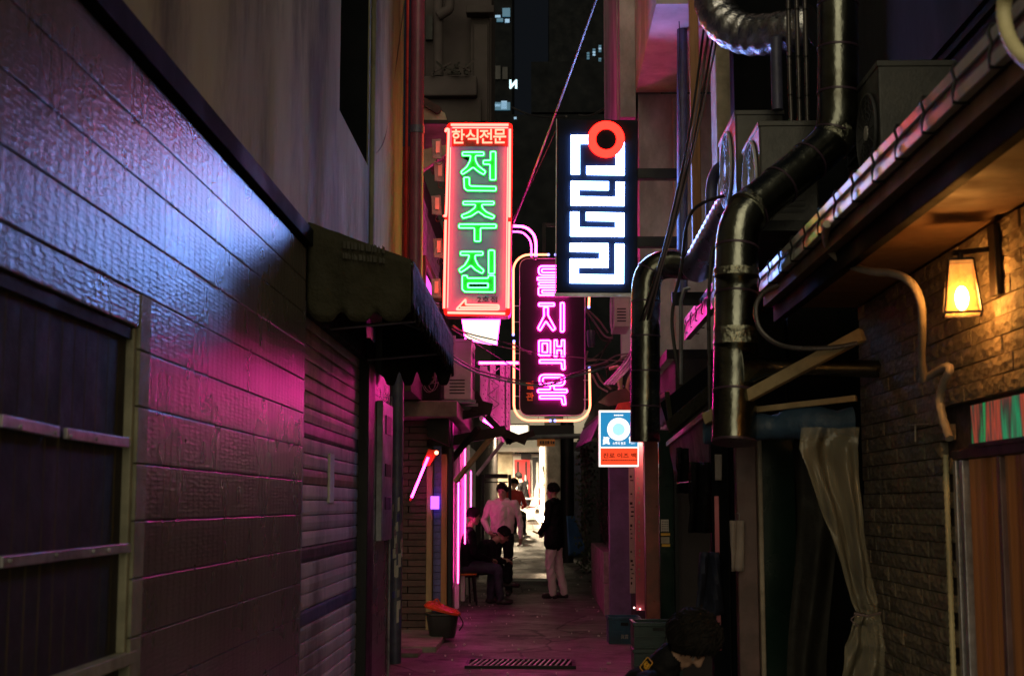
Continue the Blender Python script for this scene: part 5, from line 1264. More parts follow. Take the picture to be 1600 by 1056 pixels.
facebox('wall', 760, 1040, 178, 660, 45, 4, 'blackwall', MR); facebox('upper_wall', 830, 990, 96, 176, 48, 3, 'blackwall', MR)
facebox('beacon', 803, 807, 183, 186, 44.9, .05, 'farlight', MR)
# end of the alley
YE = 38.5
EB = thing('wine_bar', 'warmly lit white bar front closing the end of the alley', 'building', (0, 39.5, .98))
facebox('wall', 760, 920, 640, 830, YE, .5, 'white', EB)
facebox('beige_board', 776, 801, 703, 800, YE - .12, .1, 'cream', EB)
facebox('fascia', 770, 850, 698, 706, YE - .3, .29, 'white', EB, .02)
facebox('dark_strip', 804, 850, 706.5, 709, YE - .05, .04, 'black', EB); facebox('dark_strip', 814, 830, 707, 717, YE - .09, .03, 'greywall', EB); facebox('dark_strip', 832, 842, 714, 778, YE - .06, .05, 'greywall', EB)
po = thing('wine_poster', 'red poster with two dark wine bottles on the bar front', 'poster', tuple(AY(816, 776, YE - .2)))
facebox('sheet', 804, 828, 718, 776, YE - .16, .03, 'redpaint', po)
def bottle(cx, y0, y1, w, mat, Y, par):
    s = (y1 - y0); P = [(-.16, 0), (-.16, .42), (-.22, .5), (-.48, .62), (-.5, 1), (.5, 1), (.48, .62), (.22, .5), (.16, .42), (.16, 0)]
    MB().prism([AY(cx + a * w, y0 + b * s, Y) for a, b in P], (0, .012, 0)).build('bottle', mat, par)
for cx in (809.5, 822): bottle(cx, 721, 772, 8.5, 'black', YE - .178, po); 
for cx in (808, 821): facebox('label', cx - 1, cx + 1, 742, 751, YE - .185, .006, 'white', po)
facebox('poster_label', 805.5, 812, 759, 780, YE - .19, .01, 'white', po); facebox('poster_label', 818, 825, 757, 785, YE - .19, .01, 'white', po)
bottle(839.5, 722, 795, 11, 'white', YE - .13, tag(thing('wine_cutout', 'white bottle shaped cutout beside the red wine poster', 'decoration', tuple(AY(839, 795, YE - .1))), None))
xs_ = thing('crossed_panel', 'pale panel with a dark X beside the grey round column', 'panel', tuple(AY(851, 776, 36.9)))
facebox('board', 843, 862, 694, 812, 37.0, .1, 'white', xs_)
MB().bar(AY(847, 730, 36.97), AY(855, 754, 36.97), .03, .02).bar(AY(855, 730, 36.95), AY(847, 754, 36.95), .03, .02).build('cross', 'ink', xs_)
MB().bar(AY(845, 727, 36.96), AY(858, 727, 36.96), .02, .02).bar(AY(845, 757, 36.96), AY(858, 757, 36.96), .02, .02).build('frame', 'ink', xs_)
CO = thing('round_column', 'stout grey round column at the end of the alley', 'column', tuple(AY(868, 812, 35)))
a = AY(866, 830, 35)
MB().tube([(a.x, 35, .6), (a.x, 35, 4.0)], .24, 28).build('shaft', 'concrete', CO, smooth=True)
facebox('capital', 838, 892, 664, 681, 34.6, .8, 'black', CO)
ug = thing('uplight', 'small bright uplight on the ground before the white panel', 'lamp', tuple(AY(850, 812, 36.4)))
p = AY(849, 811, 36.4)
MB().ball(p, (.10, .07, .07), 12, 8).build('lamp_glass', 'lampwarm', ug, smooth=True)
ul = bpy.data.objects.new('lamp_light', bpy.data.lights.new('lamp_light', 'POINT')); COL.objects.link(ul); ul.parent = ug
ul.location = (0, -.12, .10); ul.data.energy = 16; ul.data.color = (1, .78, .5); ul.data.shadow_soft_size = .08
lg = thing('cream_lightbox', 'cream lit fascia lightbox over the bar front', 'lightbox', tuple(AY(810, 672, 34)))
facebox('face', 793, 825, 664, 679, 34, .1, 'lb_cream', lg); facebox('case', 791, 827, 662, 664, 33.98, .2, 'black', lg)
dl = thing('added_downlight', 'added unseen downlight brightening the bar front at the end of the alley', 'lamp', (-1.0, 36.0, 3.7))  # lamp added to brighten the bar front
MB().tube([(-1.0, 36.0, 3.66), (-1.0, 36.0, 3.72)], .06, 16).build('lamp_glass', 'lampwarm', dl)
ll = bpy.data.objects.new('lamp_light', bpy.data.lights.new('lamp_light', 'SPOT')); COL.objects.link(ll); ll.parent = dl
ll.location = (0, 0, -.1); ll.data.energy = 2800; ll.data.color = (1, .78, .50); ll.data.spot_size = math.radians(150); ll.data.spot_blend = .8; ll.data.shadow_soft_size = .15
bb = thing('dark_board', 'long black board and pipe spanning over the alley behind the charcoal sign', 'beam', tuple(AY(858, 680, 26)))
facebox('board', 827, 897, 664, 680, 26, .1, 'black', bb)
MB().tube([AY(822, 684, 26.1), AY(930, 680, 25.5)], .05, 10).build('pipe', 'steel', bb, smooth=True)
op = thing('orange_plate', 'small orange address plate hanging over the alley', 'sign', tuple(AY(853, 697, 25.8)))
facebox('plate', 839, 867, 686, 697, 25.8, .02, 'orangesign', op)
for u0, u1 in ((842, 844.5), (845.5, 848.5), (850, 852), (853, 856), (858, 860), (861, 864)): MB().box(AY(u0, 0, 25.8).x, AY(u1, 0, 25.8).x, 25.79, 25.798, AY(0, 694, 25.8).z, AY(0, 689.5, 25.8).z).build('print_mark', 'ink', op)
for px in (845, 862): MB().tube([AY(px, 686, 25.81), AY(px, 681, 25.95)], .008, 6).build('hanger', 'steel', op)
tag(MB().tube([AY(886, 900, 27) * 1, AY(886, 660, 27)], .13, 16).build('dark_pole', 'black', None, smooth=True), 'thick black pole right of the grey round column', 'pole')
tag(facebox('pale_door', 875, 893, 695, 800, 38.2, .1, 'white', None), 'pale lit strip of door behind the thick black pole', 'door')
rw = thing('grey_far_wall', 'dim grey wall with a door on the right beyond the planter', 'wall', (1.0, 28, .3))
facebox('wall', 892, 960, 690, 880, 28, .2, 'greywall', rw); facebox('door', 897, 908, 705, 850, 27.9, .09, 'bluesteel', rw, .01)
dv = thing('shrub', 'dark climbing shrub against the grey wall right of the alley', 'plant', (.75, 23.5, .1))
st = MB(); lf = MB(); random.seed(44)
P = smooth_path([AY(916, 880, 23), AY(914, 800, 23), AY(917, 740, 23), AY(912, 700, 23)], 6); st.tube(P, .02, 6)
for q in range(500):
    c = random.choice(P) + Vector((random.gauss(0, .07), random.gauss(0, .12), random.gauss(0, .1))); d = Vector((random.gauss(0, 1), random.gauss(0, 1), random.gauss(0, 1))).normalized() * .07; e = d.cross(Vector((0, 1, .3))).normalized() * .02
    lf.add([c, c + d * .5 + e, c + d, c + d * .5 - e], [(0, 1, 2, 3)])
st.build('stem', 'bark', dv); tag(lf.build('foliage', 'leaf', dv), kind='stuff')
tag(MB().grid(lambda u, v: AY(885 + 30 * (v * .3 + u * (.35 + .65 * v)) - 6 * v, 806 + 62 * v, 24.5 + .4 * u), 12, 12).build('blue_tarp', M('blue_tarp_far', (.05, .12, .30), .6, bs=.6, bscale=14), None, smooth=True, solid=.02), 'blue tarp leaning at the right wall past the standing man', 'tarp')
mt = MB(); a = AZ(803, 874, .02); b = AZ(872, 866, .02)
tag(box('rubber_ramp', a.x, .35, 23.4, 25.2, .0, .17, 'blackplastic', None, .04), 'low black rubber ramp across the alley behind the people', 'ramp')
gt_ = thing('black_gate_frame', 'black rectangular metal gate frame behind the man in the pale shirt', 'gate', (-1.0, 25, .1))
facebox('post', 752, 757, 741, 868, 25, .08, 'black', gt_, .005); facebox('post', 794, 799, 741, 868, 25, .08, 'black', gt_, .005); facebox('top_bar', 757.5, 793.5, 740, 747, 25, .08, 'black', gt_, .005); facebox('rail', 757.5, 793.5, 752, 754, 25, .05, 'black', gt_)
facebox('side_panel', 740, 751.5, 738, 880, 25.1, .3, 'dark', gt_)
LW = thing('left_far_wall', 'dark wall of the left row past the pink storefront', 'wall', (-1.5, 30, 0))
box('wall', -2.5, -1.18, 24.1, 38, 0, 4.2, 'farwall', LW)
box('upper_wall', -2.5, -1.35, 19.1, 24, 2.4, 5.2, 'farwall', LW)
RW = thing('right_far_row', 'dark wall of the right row past the planter', 'wall', (1.8, 24, 0))
box('wall', 1.2, 2.5, 17.75, 38, 0, 3.6, 'farwall', RW)
# chairs
def folding_chair(label, c, Y):
    t = thing('folding_chair', label, 'chair', tuple(AY(c, 812, Y)))
    z = gz(Y); x = AY(c, 812, Y).x
    for s in (-.2, .2):
        MB().tube([(x - .2, Y + s, z), (x + .16, Y + s, z + .52)], .018, 8).build('leg', 'white', t, smooth=True)
        MB().tube([(x + .22, Y + s, z), (x - .14, Y + s, z + .46), (x - .1, Y + s, z + .47)], .018, 8).build('leg', 'white', t, smooth=True)
    MB().box(x - .18, x + .18, Y - .2, Y + .2, z + .43, z + .46).build('seat', 'redcloth', t, bev=.01)
    MB().tube([(x - .2, Y - .24, z + .66), (x + .2, Y - .24, z + .66)], .022, 8).build('armrest', 'white', t, smooth=True)
    MB().box(x + .18, x + .22, Y - .2, Y + .2, z + .5, z + .95).build('backrest', 'redcloth', t, bev=.01)
    return t
folding_chair('white framed folding chair with red seat at the far bar', 831, 36.6)
# ================================================================== PEOPLE
def ico(c, r, sub=2):
    import bmesh
    bm = bmesh.new(); bmesh.ops.create_icosphere(bm, subdivisions=sub, radius=1)
    V = [(c[0] + v.co.x * r[0], c[1] + v.co.y * r[1], c[2] + v.co.z * r[2]) for v in bm.verts]; F = [tuple(v.index for v in f.verts) for f in bm.faces]; bm.free(); return V, F
import numpy as np
def person_mesh(name, parent, caps, mats, voxel=.009, base=(0, 0, 0), yaw=0, scale=1.):
    """caps: (p0, r0, p1, r1, key) tapered limbs and ('ball', c, (rx,ry,rz), key); fused into one skin"""
    mb = MB()
    for c in caps:
        if c[0] == 'ball':
            V, F = ico(c[1], c[2], 3); mb.add(V, F)
        else:
            p0, r0, p1, r1, k = c; p0, p1 = Vector(p0), Vector(p1)
            V, F = ico(p0, (r0,) * 3); mb.add(V, F); V, F = ico(p1, (r1,) * 3); mb.add(V, F)
            mb.tube([p0, p1], [r0, r1], 14)
    me = bpy.data.meshes.new('tmp'); me.from_pydata(mb.v, [], mb.f)
    o = bpy.data.objects.new('tmp', me); COL.objects.link(o)
    m = o.modifiers.new('r', 'REMESH'); m.mode = 'VOXEL'; m.voxel_size = voxel; m.adaptivity = 0
    m2 = o.modifiers.new('s', 'SMOOTH'); m2.factor = .5; m2.iterations = 3
    dg = bpy.context.evaluated_depsgraph_get(); dg.update()
    out = bpy.data.meshes.new_from_object(o.evaluated_get(dg)); bpy.data.objects.remove(o); bpy.data.meshes.remove(me)
    n = len(out.vertices); co = np.empty(n * 3, 'f'); out.vertices.foreach_get('co', co); co = co.reshape(-1, 3)
    # folds in the cloth
    best = np.full(n, 1e9); idx = np.zeros(n, int)
    keys = sorted({(c[3] if c[0] == 'ball' else c[4]) for c in caps}); ki = {k: i for i, k in enumerate(keys)}
    for c in caps:
        if c[0] == 'ball':
            d = (np.linalg.norm((co - np.array(c[1])) / np.array(c[2]), axis=1) - 1) * min(c[2]); k = ki[c[3]]
        else:
            p0, p1 = np.array(c[0], float), np.array(c[2], float); ab = p1 - p0; t = np.clip(((co - p0) @ ab) / max(ab @ ab, 1e-9), 0, 1)
            d = np.linalg.norm(co - (p0 + t[:, None] * ab), axis=1) - (c[1] + (c[3] - c[1]) * t); k = ki[c[4]]
        q = d < best; best[q] = d[q]; idx[q] = k
    nf = len(out.polygons); loops = np.empty(len(out.loops), 'i'); out.loops.foreach_get('vertex_index', loops)
    starts = np.empty(nf, 'i'); out.polygons.foreach_get('loop_start', starts)
    nrm = np.empty(n * 3, 'f'); out.vertices.foreach_get('normal', nrm); nrm = nrm.reshape(-1, 3)
    clothes = np.array([k not in ('skin', 'lips') for k in keys])[idx]
    w = np.sin(co[:, 2] * 38 + 3 * np.sin(co[:, 0] * 23) + 2.5 * np.sin(co[:, 1] * 19)) * .0035 + np.sin(co[:, 0] * 61 + co[:, 2] * 27 + 2 * np.sin(co[:, 2] * 41)) * .002
    co = co + nrm * (w * clothes)[:, None]
    c_, s_ = math.cos(yaw), math.sin(yaw); co = co * scale
    x = co[:, 0] * c_ - co[:, 1] * s_; y = co[:, 0] * s_ + co[:, 1] * c_; co[:, 0] = x; co[:, 1] = y
    out.vertices.foreach_set('co', co.astype('f').ravel()); out.materials.clear()
    for k in keys: out.materials.append(MT[mats.get(k, k)])
    out.polygons.foreach_set('material_index', idx[loops[starts]].astype('i'))
    out.name = name; out.shade_smooth(); out.update()
    b = bpy.data.objects.new(name, out); COL.objects.link(b); b.parent = parent; return b
def hand(caps, w, d, up, s=1., curl=.5, flip=1):
    """w wrist point, d direction of the palm, up back-of-hand normal"""
    w = Vector(w); d = Vector(d).normalized(); up = Vector(up); up = (up - d * up.dot(d)).normalized(); side = d.cross(up) * flip
    p = w + d * .085 * s
    caps.append((w, .026, w + d * .03, .028, 'skin'))
    for k in (-1, 0, 1): caps.append((w + d * .02 + side * k * .012, .018, p + side * k * .022, .014, 'skin'))
    for k, L in ((-1.5, .030), (-.5, .038), (.5, .036), (1.5, .026)):
        a = p + side * k * .0205
        d1 = (d * math.cos(curl) - up * math.sin(curl)); d2 = (d * math.cos(curl * 2.1) - up * math.sin(curl * 2.1))
        b = a + d1 * L * s * 1.1; c = b + d2 * L * s
        caps.append((a, .0105, b, .0095, 'skin')); caps.append((b, .0095, c, .008, 'skin'))
    a = w + d * .03 - side * .026; b = a + (d * .6 - side * .7 - up * .3).normalized() * .035; c = b + (d * .9 - side * .1 - up * .3).normalized() * .03
    caps.append((a, .014, b, .0115, 'skin')); caps.append((b, .0115, c, .0095, 'skin'))
def head(caps, c, look, up=(0, 0, 1), s=1.):
    """head centre c, look = facing direction"""
    c = Vector(c); f = Vector(look).normalized(); u = Vector(up); u = (u - f * u.dot(f)).normalized(); r = f.cross(u)
    P = lambda a, b, k: c + (r * a + f * b + u * k) * s
    caps += [('ball', tuple(P(0, -.012, .025)), (.077 * s, .088 * s, .092 * s), 'skin'), (P(0, .02, -.02), .064 * s, P(0, .042, -.075), .038 * s, 'skin'), (P(-.035, .01, -.05), .035 * s, P(0, .055, -.088), .024 * s, 'skin'), (P(.035, .01, -.05), .035 * s, P(0, .055, -.088), .024 * s, 'skin'),
             (P(0, .075, .022), .010 * s, P(0, .098, -.018), .014 * s, 'skin'), (P(-.014, .086, -.02), .009 * s, P(.014, .086, -.02), .009 * s, 'skin'),
             (P(-.04, .064, .034), .010 * s, P(.04, .064, .034), .010 * s, 'skin'), (P(-.02, .078, -.052), .0075 * s, P(.02, .078, -.052), .0075 * s, 'skin'), (P(-.018, .077, -.064), .007 * s, P(.018, .077, -.064), .007 * s, 'skin')]
    for k in (-1, 1): caps.append((P(k * .078, -.012, .022), .013 * s, P(k * .076, -.008, -.018), .009 * s, 'skin'))
    return P, (r, f, u)
def face_parts(parent, P, s=1., off=Vector((0, 0, 0)), xf=None):
    xf = xf or (lambda v: v)
    for k in (-1, 1):
        c = xf(P(k * .031, .071, .012)); MB().ball(c, .0105 * s, 10, 7).build('eye', MT['eye'], parent, smooth=True)
        a = xf(P(k * .018, .083, .036)); b = xf(P(k * .048, .070, .038)); MB().tube([a, b], .0042 * s, 6).build('eyebrow', 'hair', parent)
MT['eye'] = M('eye', (.05, .035, .03), .15, bs=0)
def hair(parent, P, s=1., length=0., xf=None, seed=1, vol=1.):
    xf = xf or (lambda v: v); mb = MB(); nu, nv = 40, 22
    def fn(u, v):
        a = 2 * math.pi * u; front = math.cos(a)                      # front = +1 towards the face
        lim = (1.92 + length) if front < .25 else 1.92 + length - (front - .25) * (1.0 + length) * 1.15
        th = max(.05, lim) * v
        n = 1 + .06 * mnoise.noise(Vector((math.sin(a) * 5, math.cos(a) * 5, th * 4 + seed))) + .05 * mnoise.noise(Vector((a * 6, th * 9, seed)))
        rr = n * vol
        x = math.sin(a) * math.sin(th) * .088 * rr; y = front * math.sin(th) * .099 * rr - .014; z = math.cos(th) * .108 * rr + .022
        return xf(P(x, y, z))
    mb.grid(fn, nu, nv); o = mb.build('hair', 'hair', parent, smooth=True, solid=.012)
    # loose locks
    random.seed(seed); lk = MB()
    for i in range(240):
        a = random.random() * 6.28; front = math.cos(a); lim = (1.95 + length) if front < .25 else 1.9 + length - (front - .25) * (1.0 + length) * 1.1
        th0 = random.uniform(.1, .7) * lim; th1 = min(lim * 1.08, th0 + random.uniform(.3, .8)); pts = []
        for j in range(5):
            th = th0 + (th1 - th0) * j / 4; rr = vol * (1.03 + .05 * math.sin(j * 1.3 + i) + .02 * math.sin(i * 3.3)); aa = a + .10 * j * math.sin(i * 1.7) + .03 * math.sin(i * 5.1 + j)
            pts.append(xf(P(math.sin(aa) * math.sin(th) * .088 * rr, math.cos(aa) * math.sin(th) * .099 * rr - .014, math.cos(th) * .108 * rr + .022)))
        lk.tube(pts, [.003 * s, .0042 * s, .004 * s, .003 * s, .0008], 5)
    tag(lk.build('hair_locks', 'hair', parent, smooth=True), kind='stuff')
def XF(base, yaw, scale=1.):
    c, s = math.cos(yaw), math.sin(yaw); b = Vector(base)
    return lambda v: b + Vector(((v[0] * c - v[1] * s) * scale, (v[0] * s + v[1] * c) * scale, v[2] * scale))
def limb(caps, pts, rs, key):
    for i in range(len(pts) - 1): caps.append((pts[i], rs[i], pts[i + 1], rs[i + 1], key))
def shoe(caps, ankle, toe, key='shoe'):
    a, t = Vector(ankle), Vector(toe); d = (t - a); d.z = 0; d.normalize(); z = a.z
    caps += [(a, .045, a + Vector((0, 0, -.045)) - d * .02, .04, key), (a + Vector((0, 0, -.05)) - d * .03, .038, a + d * .15 + Vector((0, 0, -.055)), .036, key), (a + d * .06 + Vector((0, 0, -.04)), .046, a + d * .15 + Vector((0, 0, -.055)), .036, key)]
# local frames: +y = the way the person faces, z up, x to the person's right... 
# ---- standing man in dark jacket and pale trousers, seen from behind right, facing left into the alley
def standing(label, base, yaw, top, bottom, arms, scale=1., hands=True, tucked=False, headlook=(0, 1, -.1), vox=.009, hairlen=0., legs=None, coat=.0):
    t = thing('person', label, 'person', base); caps = []
    (hl, kl, al), (hr, kr, ar) = legs or (((-.09, 0, .90), (-.095, .02, .49), (-.10, -.02, .085)), ((.09, 0, .90), (.10, .03, .49), (.11, .02, .085)))
    limb(caps, [hl, kl, al], [.098, .070, .058], 'bottom'); limb(caps, [hr, kr, ar], [.098, .070, .058], 'bottom')
    for a_ in (al, ar): shoe(caps, a_, (a_[0], a_[1] + 1, a_[2]))
    caps += [((-.07, 0, .93), .105, (.07, 0, .93), .105, 'bottom'), ((-.075, 0, 1.02), .108, (-.085, 0, 1.30), .112, 'top'), ((.075, 0, 1.02), .108, (.085, 0, 1.30), .112, 'top'), ((0, .01, 1.0), .12, (0, .015, 1.32), .13, 'top'),
             ((-.165, 0, 1.41), .062, (.165, 0, 1.41), .062, 'top'), ((-.06, -.01, 1.45), .06, (.06, -.01, 1.45), .06, 'top'), ((0, -.01, 1.42), .055, (0, .01, 1.54), .050, 'skin')]
    if coat: caps += [((-.085, 0, 1.05), .115, (-.10, 0, .92 - coat), .118, 'top'), ((.085, 0, 1.05), .115, (.10, 0, .92 - coat), .118, 'top'), ((0, 0, 1.05), .125, (0, 0, .92 - coat), .125, 'top')]
    for sgn, (sh, el, wr, hd, up) in zip((-1, 1), arms):
        limb(caps, [sh, el, wr], [.064, .050, .038], 'top')
        if hands: hand(caps, wr, hd, up, curl=.55, flip=sgn)
    P, _ = head(caps, (0, .02, 1.60), headlook)
    person_mesh('body', t, caps, {'top': top, 'bottom': bottom}, vox, yaw=yaw, scale=scale)
    xf = XF(base, yaw, scale); face_parts(t, P, scale, xf=xf); hair(t, P, scale, hairlen, xf, int(base[1] * 10))
    return t, xf
yawL = math.radians(90)          # facing -x
b1 = AZ(866, 934, 0)
tA, xfA = standing('person in a dark jacket and pale trousers standing at the right, hands joined in front', (b1.x, b1.y, 0), math.radians(68), 'blackcloth', 'trouserwhite',
    [((-.20, 0, 1.41), (-.25, .02, 1.14), (-.07, .20, .97), (.9, .35, -.25), (0, 1, .3)), ((.20, 0, 1.41), (.25, .02, 1.14), (.08, .20, .96), (-.9, .35, -.2), (0, 1, .3))], scale=1.0, coat=.10, legs=(((-.09, 0, .90), (-.095, .03, .49), (-.10, -.02, .085)), ((.09, 0, .90), (.10, -.03, .49), (.11, -.12, .085))))
tag(MB().tube([xfA(Vector((0, .27, .965))), xfA(Vector((-.04, .33, 1.0)))], .014, 8).build('snack_stick', 'orangeprint', None, smooth=True), 'small yellowish snack held by the person in pale trousers', 'food')
b2 = AZ(785, 912, 0)
b2 = Vector((AY(785, 900, 21.6).x, 21.6, 0))
tB, xfB = standing('person in a pale rolled sleeve shirt standing behind the two seated people', (b2.x, b2.y, 0), math.radians(180 - 8), 'shirt', 'blackcloth',
    [((-.20, 0, 1.41), (-.28, .0, 1.13), (-.30, .06, .90), (0, .15, -1), (-1, .2, 0)), ((.20, 0, 1.41), (.30, -.03, 1.15), (.20, .10, .98), (-.6, .4, -.5), (1, .2, 0))], scale=1.0, headlook=(.1, 1, -.35))
tag(MB().tube([xfB(Vector((-.30, .10, .80))), xfB(Vector((-.29, .13, .73)))], .006, 6).build('cigarette', 'paper', None), 'cigarette between the fingers of the person in the pale shirt', 'cigarette')
# ---- seated people
def seated(label, base, yaw, top, bottom, lean, headlook, arms, legs, scale=1., hairlen=0., seat=.46, vox=.009, headup=(0, 0, 1), hairvol=1., collar=0):
    t = thing('person', label, 'person', base); caps = []
    hip = Vector((0, 0, seat + .09)); d = Vector((0, math.sin(lean), math.cos(lean))); ch = hip + d * .40; nk = hip + d * .53
    for s in (-1, 1):
        caps.append((hip + Vector((s * .08, 0, 0)), .115, hip + Vector((s * .085, 0, 0)) + d * .36, .112, 'top'))
        caps.append((ch + Vector((s * .165, 0, 0)) + d * .06, .064, ch + Vector((0, 0, 0)) + d * .07, .075, 'top'))
    caps += [(hip, .12, ch, .13, 'top'), (hip + Vector((-.09, 0, -.03)), .105, hip + Vector((.09, 0, -.03)), .105, 'bottom')]
    if collar: caps += [(ch + d * .05, .10, nk + d * collar, .066, 'top')]
    for (kn, an) in legs:
        s = -1 if kn[0] < 0 else 1
        limb(caps, [hip + Vector((s * .09, .02, -.02)), kn, an], [.098, .072, .055], 'bottom')
        shoe(caps, an, Vector(an) + Vector((0, 1, 0)))
    hd = Vector(headlook).normalized(); nc = nk + (d + hd * .25).normalized() * .17
    caps.append((ch + d * .06, .06, nk + (nc - nk) * .35, .052, 'skin')); caps.append((ch + d * .03, .075, ch + d * .09, .07, 'top'))
    for sgn, (el, wr, hdir, up) in zip((-1, 1), arms):
        limb(caps, [ch + Vector((sgn * .185, 0, 0)) + d * .05, el, wr], [.064, .050, .038], 'top'); hand(caps, wr, hdir, up, curl=.6, flip=sgn)
    P, _ = head(caps, nc, headlook, headup)
    person_mesh('body', t, caps, {'top': top, 'bottom': bottom}, vox, yaw=yaw, scale=scale)
    xf = XF(base, yaw, scale); face_parts(t, P, scale, xf=xf); hair(t, P, scale, hairlen, xf, int(abs(base[0]) * 100), hairvol)
    return t, xf
b3 = AZ(742, 950, 0)
yR = math.radians(-72)           # facing +x, slightly to the camera
tC, xfC = seated('person in a black hooded jacket and jeans seated on the orange chair', (-1.10, 19.75, 0), math.radians(-75), 'blackcloth', 'jeans', .16, (0, 1, -.15),
    [((-.27, .10, .72), (-.12, .36, .62), (.5, .8, 0), (0, 0, 1)), ((.27, .10, .72), (.12, .36, .62), (-.5, .8, 0), (0, 0, 1))],
    [((-.12, .45, .50), (-.12, .42, .09)), ((.14, .46, .50), (.16, .50, .09))], scale=1.0)
tD, xfD = seated('person in a black cap bending over a phone with one leg crossed', (-1.06, 20.2, -.0), math.radians(-80), 'blackcloth', 'blackcloth', .78, (.0, .75, -.65),
    [((-.20, .36, .60), (-.06, .50, .60), (.3, .9, .1), (0, 0, 1)), ((.22, .34, .60), (.08, .52, .58), (-.3, .9, .1), (0, 0, 1))],
    [((-.10, .44, .56), (.16, .56, .30)), ((.13, .42, .48), (.14, .40, .09))], scale=1.0, seat=.40)
tag(MB().hexa([xfD(Vector(p)) for p in ((-.04, .60, .60), (.04, .60, .60), (.04, .72, .64), (-.04, .72, .64), (-.04, .60, .608), (.04, .60, .608), (.04, .72, .648), (-.04, .72, .648))]).build('phone', 'blackplastic', None, bev=.002), 'black phone held by the person in the black cap', 'phone')
cp = MB(); 
# chair for the seated person
ch = thing('plastic_chair', 'orange plastic chair under the person in the hooded jacket', 'chair', (-1.02, 19.72, 0))
fx_ = XF((-1.17, 19.72, 0), math.radians(-75))
MB().grid(lambda u, v: fx_(Vector((-.22 + .44 * u, -.21 - .06 * v + .05 * math.sin(u * 3.14), .46 + .42 * v))), 10, 6).build('backrest', 'orangeplastic', ch, smooth=True, solid=.015)
MB().grid(lambda u, v: fx_(Vector((-.22 + .44 * u, -.2 + .42 * v, .44 - .02 * math.sin(u * 3.14)))), 8, 8).build('seat', 'orangeplastic', ch, smooth=True, solid=.02)
for sx in (-.19, .19):
    for sy in (-.19, .19): MB().tube([fx_(Vector((sx, sy, .44))), fx_(Vector((sx * 1.15, sy * 1.15, 0)))], .014, 8).build('leg', 'blackplastic', ch, smooth=True)
st_ = thing('stool', 'dark stool under the person in the black cap', 'stool', (-.74, 20.3, 0))
gx_ = XF((-1.06, 20.2, 0), math.radians(-80))
MB().tube([gx_(Vector((0, 0, .36))), gx_(Vector((0, 0, .40)))], .16, 20).build('seat', 'blackplastic', st_, smooth=True)
for k in range(4):
    a = math.pi / 4 + k * math.pi / 2; MB().tube([gx_(Vector((.11 * math.cos(a), .11 * math.sin(a), .36))), gx_(Vector((.17 * math.cos(a), .17 * math.sin(a), 0)))], .012, 8).build('leg', 'blackplastic', st_, smooth=True)
# ---- far people
b5 = Vector((AY(822, 800, 37.2).x, 37.2, gz(37.2)))
seated('small far person in black seated at the bar terrace beside the folding chair', tuple(b5), math.radians(80), 'blackcloth', 'jeans', .25, (0, 1, -.2),
    [((-.25, .2, .72), (-.1, .38, .66), (.3, .9, 0), (0, 0, 1)), ((.25, .2, .72), (.1, .38, .66), (-.3, .9, 0), (0, 0, 1))], [((-.11, .44, .5), (-.11, .42, .09)), ((.11, .44, .5), (.12, .44, .09))], vox=.016, hairlen=.35)
b6 = Vector((AY(801, 800, 33).x, 33, gz(33)))
seated('far person in a red jacket seated, partly hidden behind the pale shirt', tuple(b6), math.radians(-20), 'redcloth', 'blackcloth', .1, (0, 1, -.2),
    [((-.25, .2, .72), (-.1, .38, .66), (.3, .9, 0), (0, 0, 1)), ((.25, .2, .72), (.1, .38, .66), (-.3, .9, 0), (0, 0, 1))], [((-.11, .44, .5), (-.11, .42, .09)), ((.11, .44, .5), (.12, .44, .09))], vox=.016)
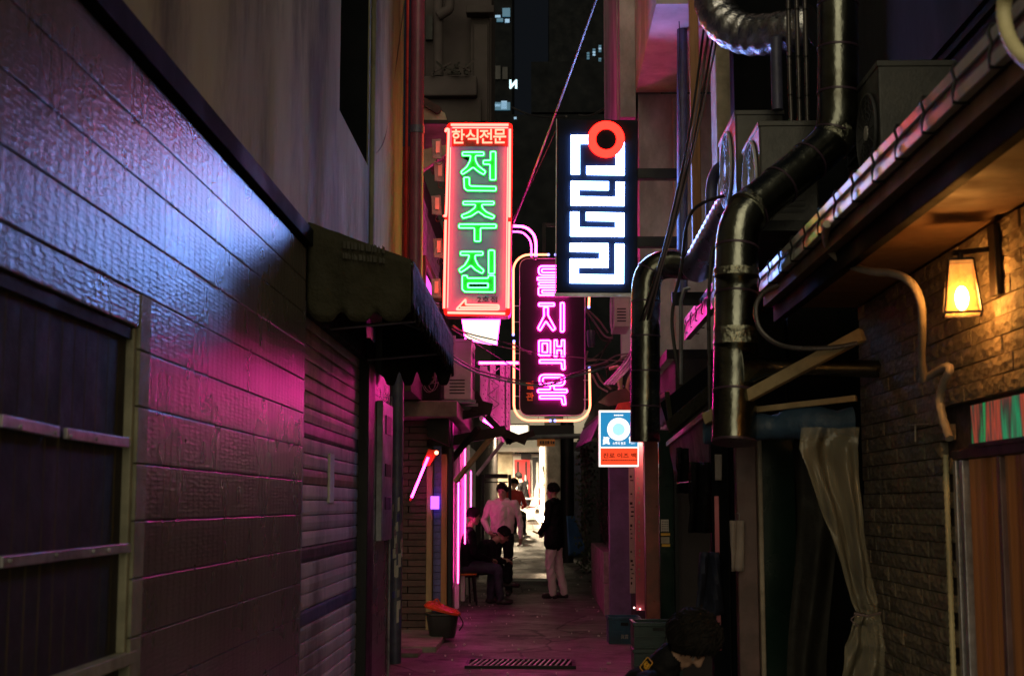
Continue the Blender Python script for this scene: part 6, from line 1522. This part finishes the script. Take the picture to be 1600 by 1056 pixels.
# ---- foreground person crouching, seen over the frame's lower edge
bx, by = .62, 6.05
tE, xfE = seated('crouching person in the dark right foreground, thick hair, badge on sleeve', (.245, 6.1, -.06), math.radians(-104), 'blackcloth', 'blackcloth', .56, (.10, .50, -.85),
    [((-.26, .28, .46), (-.08, .48, .45), (.5, .8, 0), (0, 0, 1)), ((.26, .28, .46), (.08, .48, .45), (-.5, .8, 0), (0, 0, 1))],
    [((-.13, .42, .42), (-.13, .38, .09)), ((.13, .42, .42), (.13, .40, .09))], scale=1.0, seat=.22, vox=.007, hairlen=.42, hairvol=1.15, collar=.06)
stl = thing('stool', 'low stool under the crouching person in the right foreground', 'stool', (.29, 6.05, 0))
MB().box(.14, .44, 5.9, 6.2, .16, .19).build('seat', 'blackplastic', stl, bev=.01)
for dx in (.16, .42):
    for dy in (5.92, 6.18): MB().box(dx - .012, dx + .012, dy - .012, dy + .012, 0, .16).build('leg', 'blackplastic', stl)

# badge and collar found on the body's own surface
bpy.context.view_layer.update()
bodyE = [c for c in tE.children if c.name.startswith('body')][0]
def on_body(px, py):
    d = _f + _r * ((px - 800) / FPX) + _u * ((528 - py) / FPX)
    mi = bodyE.matrix_world.inverted(); ok, loc, nrm, _ = bodyE.ray_cast(mi @ Vector((0, 0, CAMZ)), (mi.to_3x3() @ d).normalized())
    return (bodyE.matrix_world @ loc, nrm) if ok else (None, None)
h, nrm = on_body(1012, 1040)
if h is not None:
    nx = nrm.normalized(); ux = Vector((0, 0, 1)); ux = (ux - nx * ux.dot(nx)).normalized(); rx = ux.cross(nx); a = math.radians(-22)
    r2 = rx * math.cos(a) + ux * math.sin(a); u2 = ux * math.cos(a) - rx * math.sin(a); c = h + nx * .006
    def pt(x, y, d=0): return c + r2 * x + u2 * y + nx * d
    bq = rounded([pt(-.030, -.028), pt(.030, -.028), pt(.030, .028), pt(-.030, .028)], .008, 3)
    MB().prism(bq, nx * .002).build('badge', 'blackcloth', tE)
    MB().tube([p + nx * .003 for p in bq], .0018, 5, closed=True).build('badge_border', 'orangeprint', tE)
    tm = text_mb('육점', -.020, .020, -.014, .014, 0, .002, offset=.02)
    tm.v = [tuple(pt(x, z, .004 - y)) for x, y, z in tm.v]; tm.build('badge_print', 'orangeprint', tE)
h, nrm = on_body(1082, 1030)
if h is not None:
    nx = nrm.normalized(); MB().tube(smooth_path([q for q in (on_body(1090, 1012)[0], on_body(1082, 1030)[0], on_body(1076, 1050)[0]) if q is not None], 4), .006, 6).build('collar_edge', 'towel', tE, smooth=True)
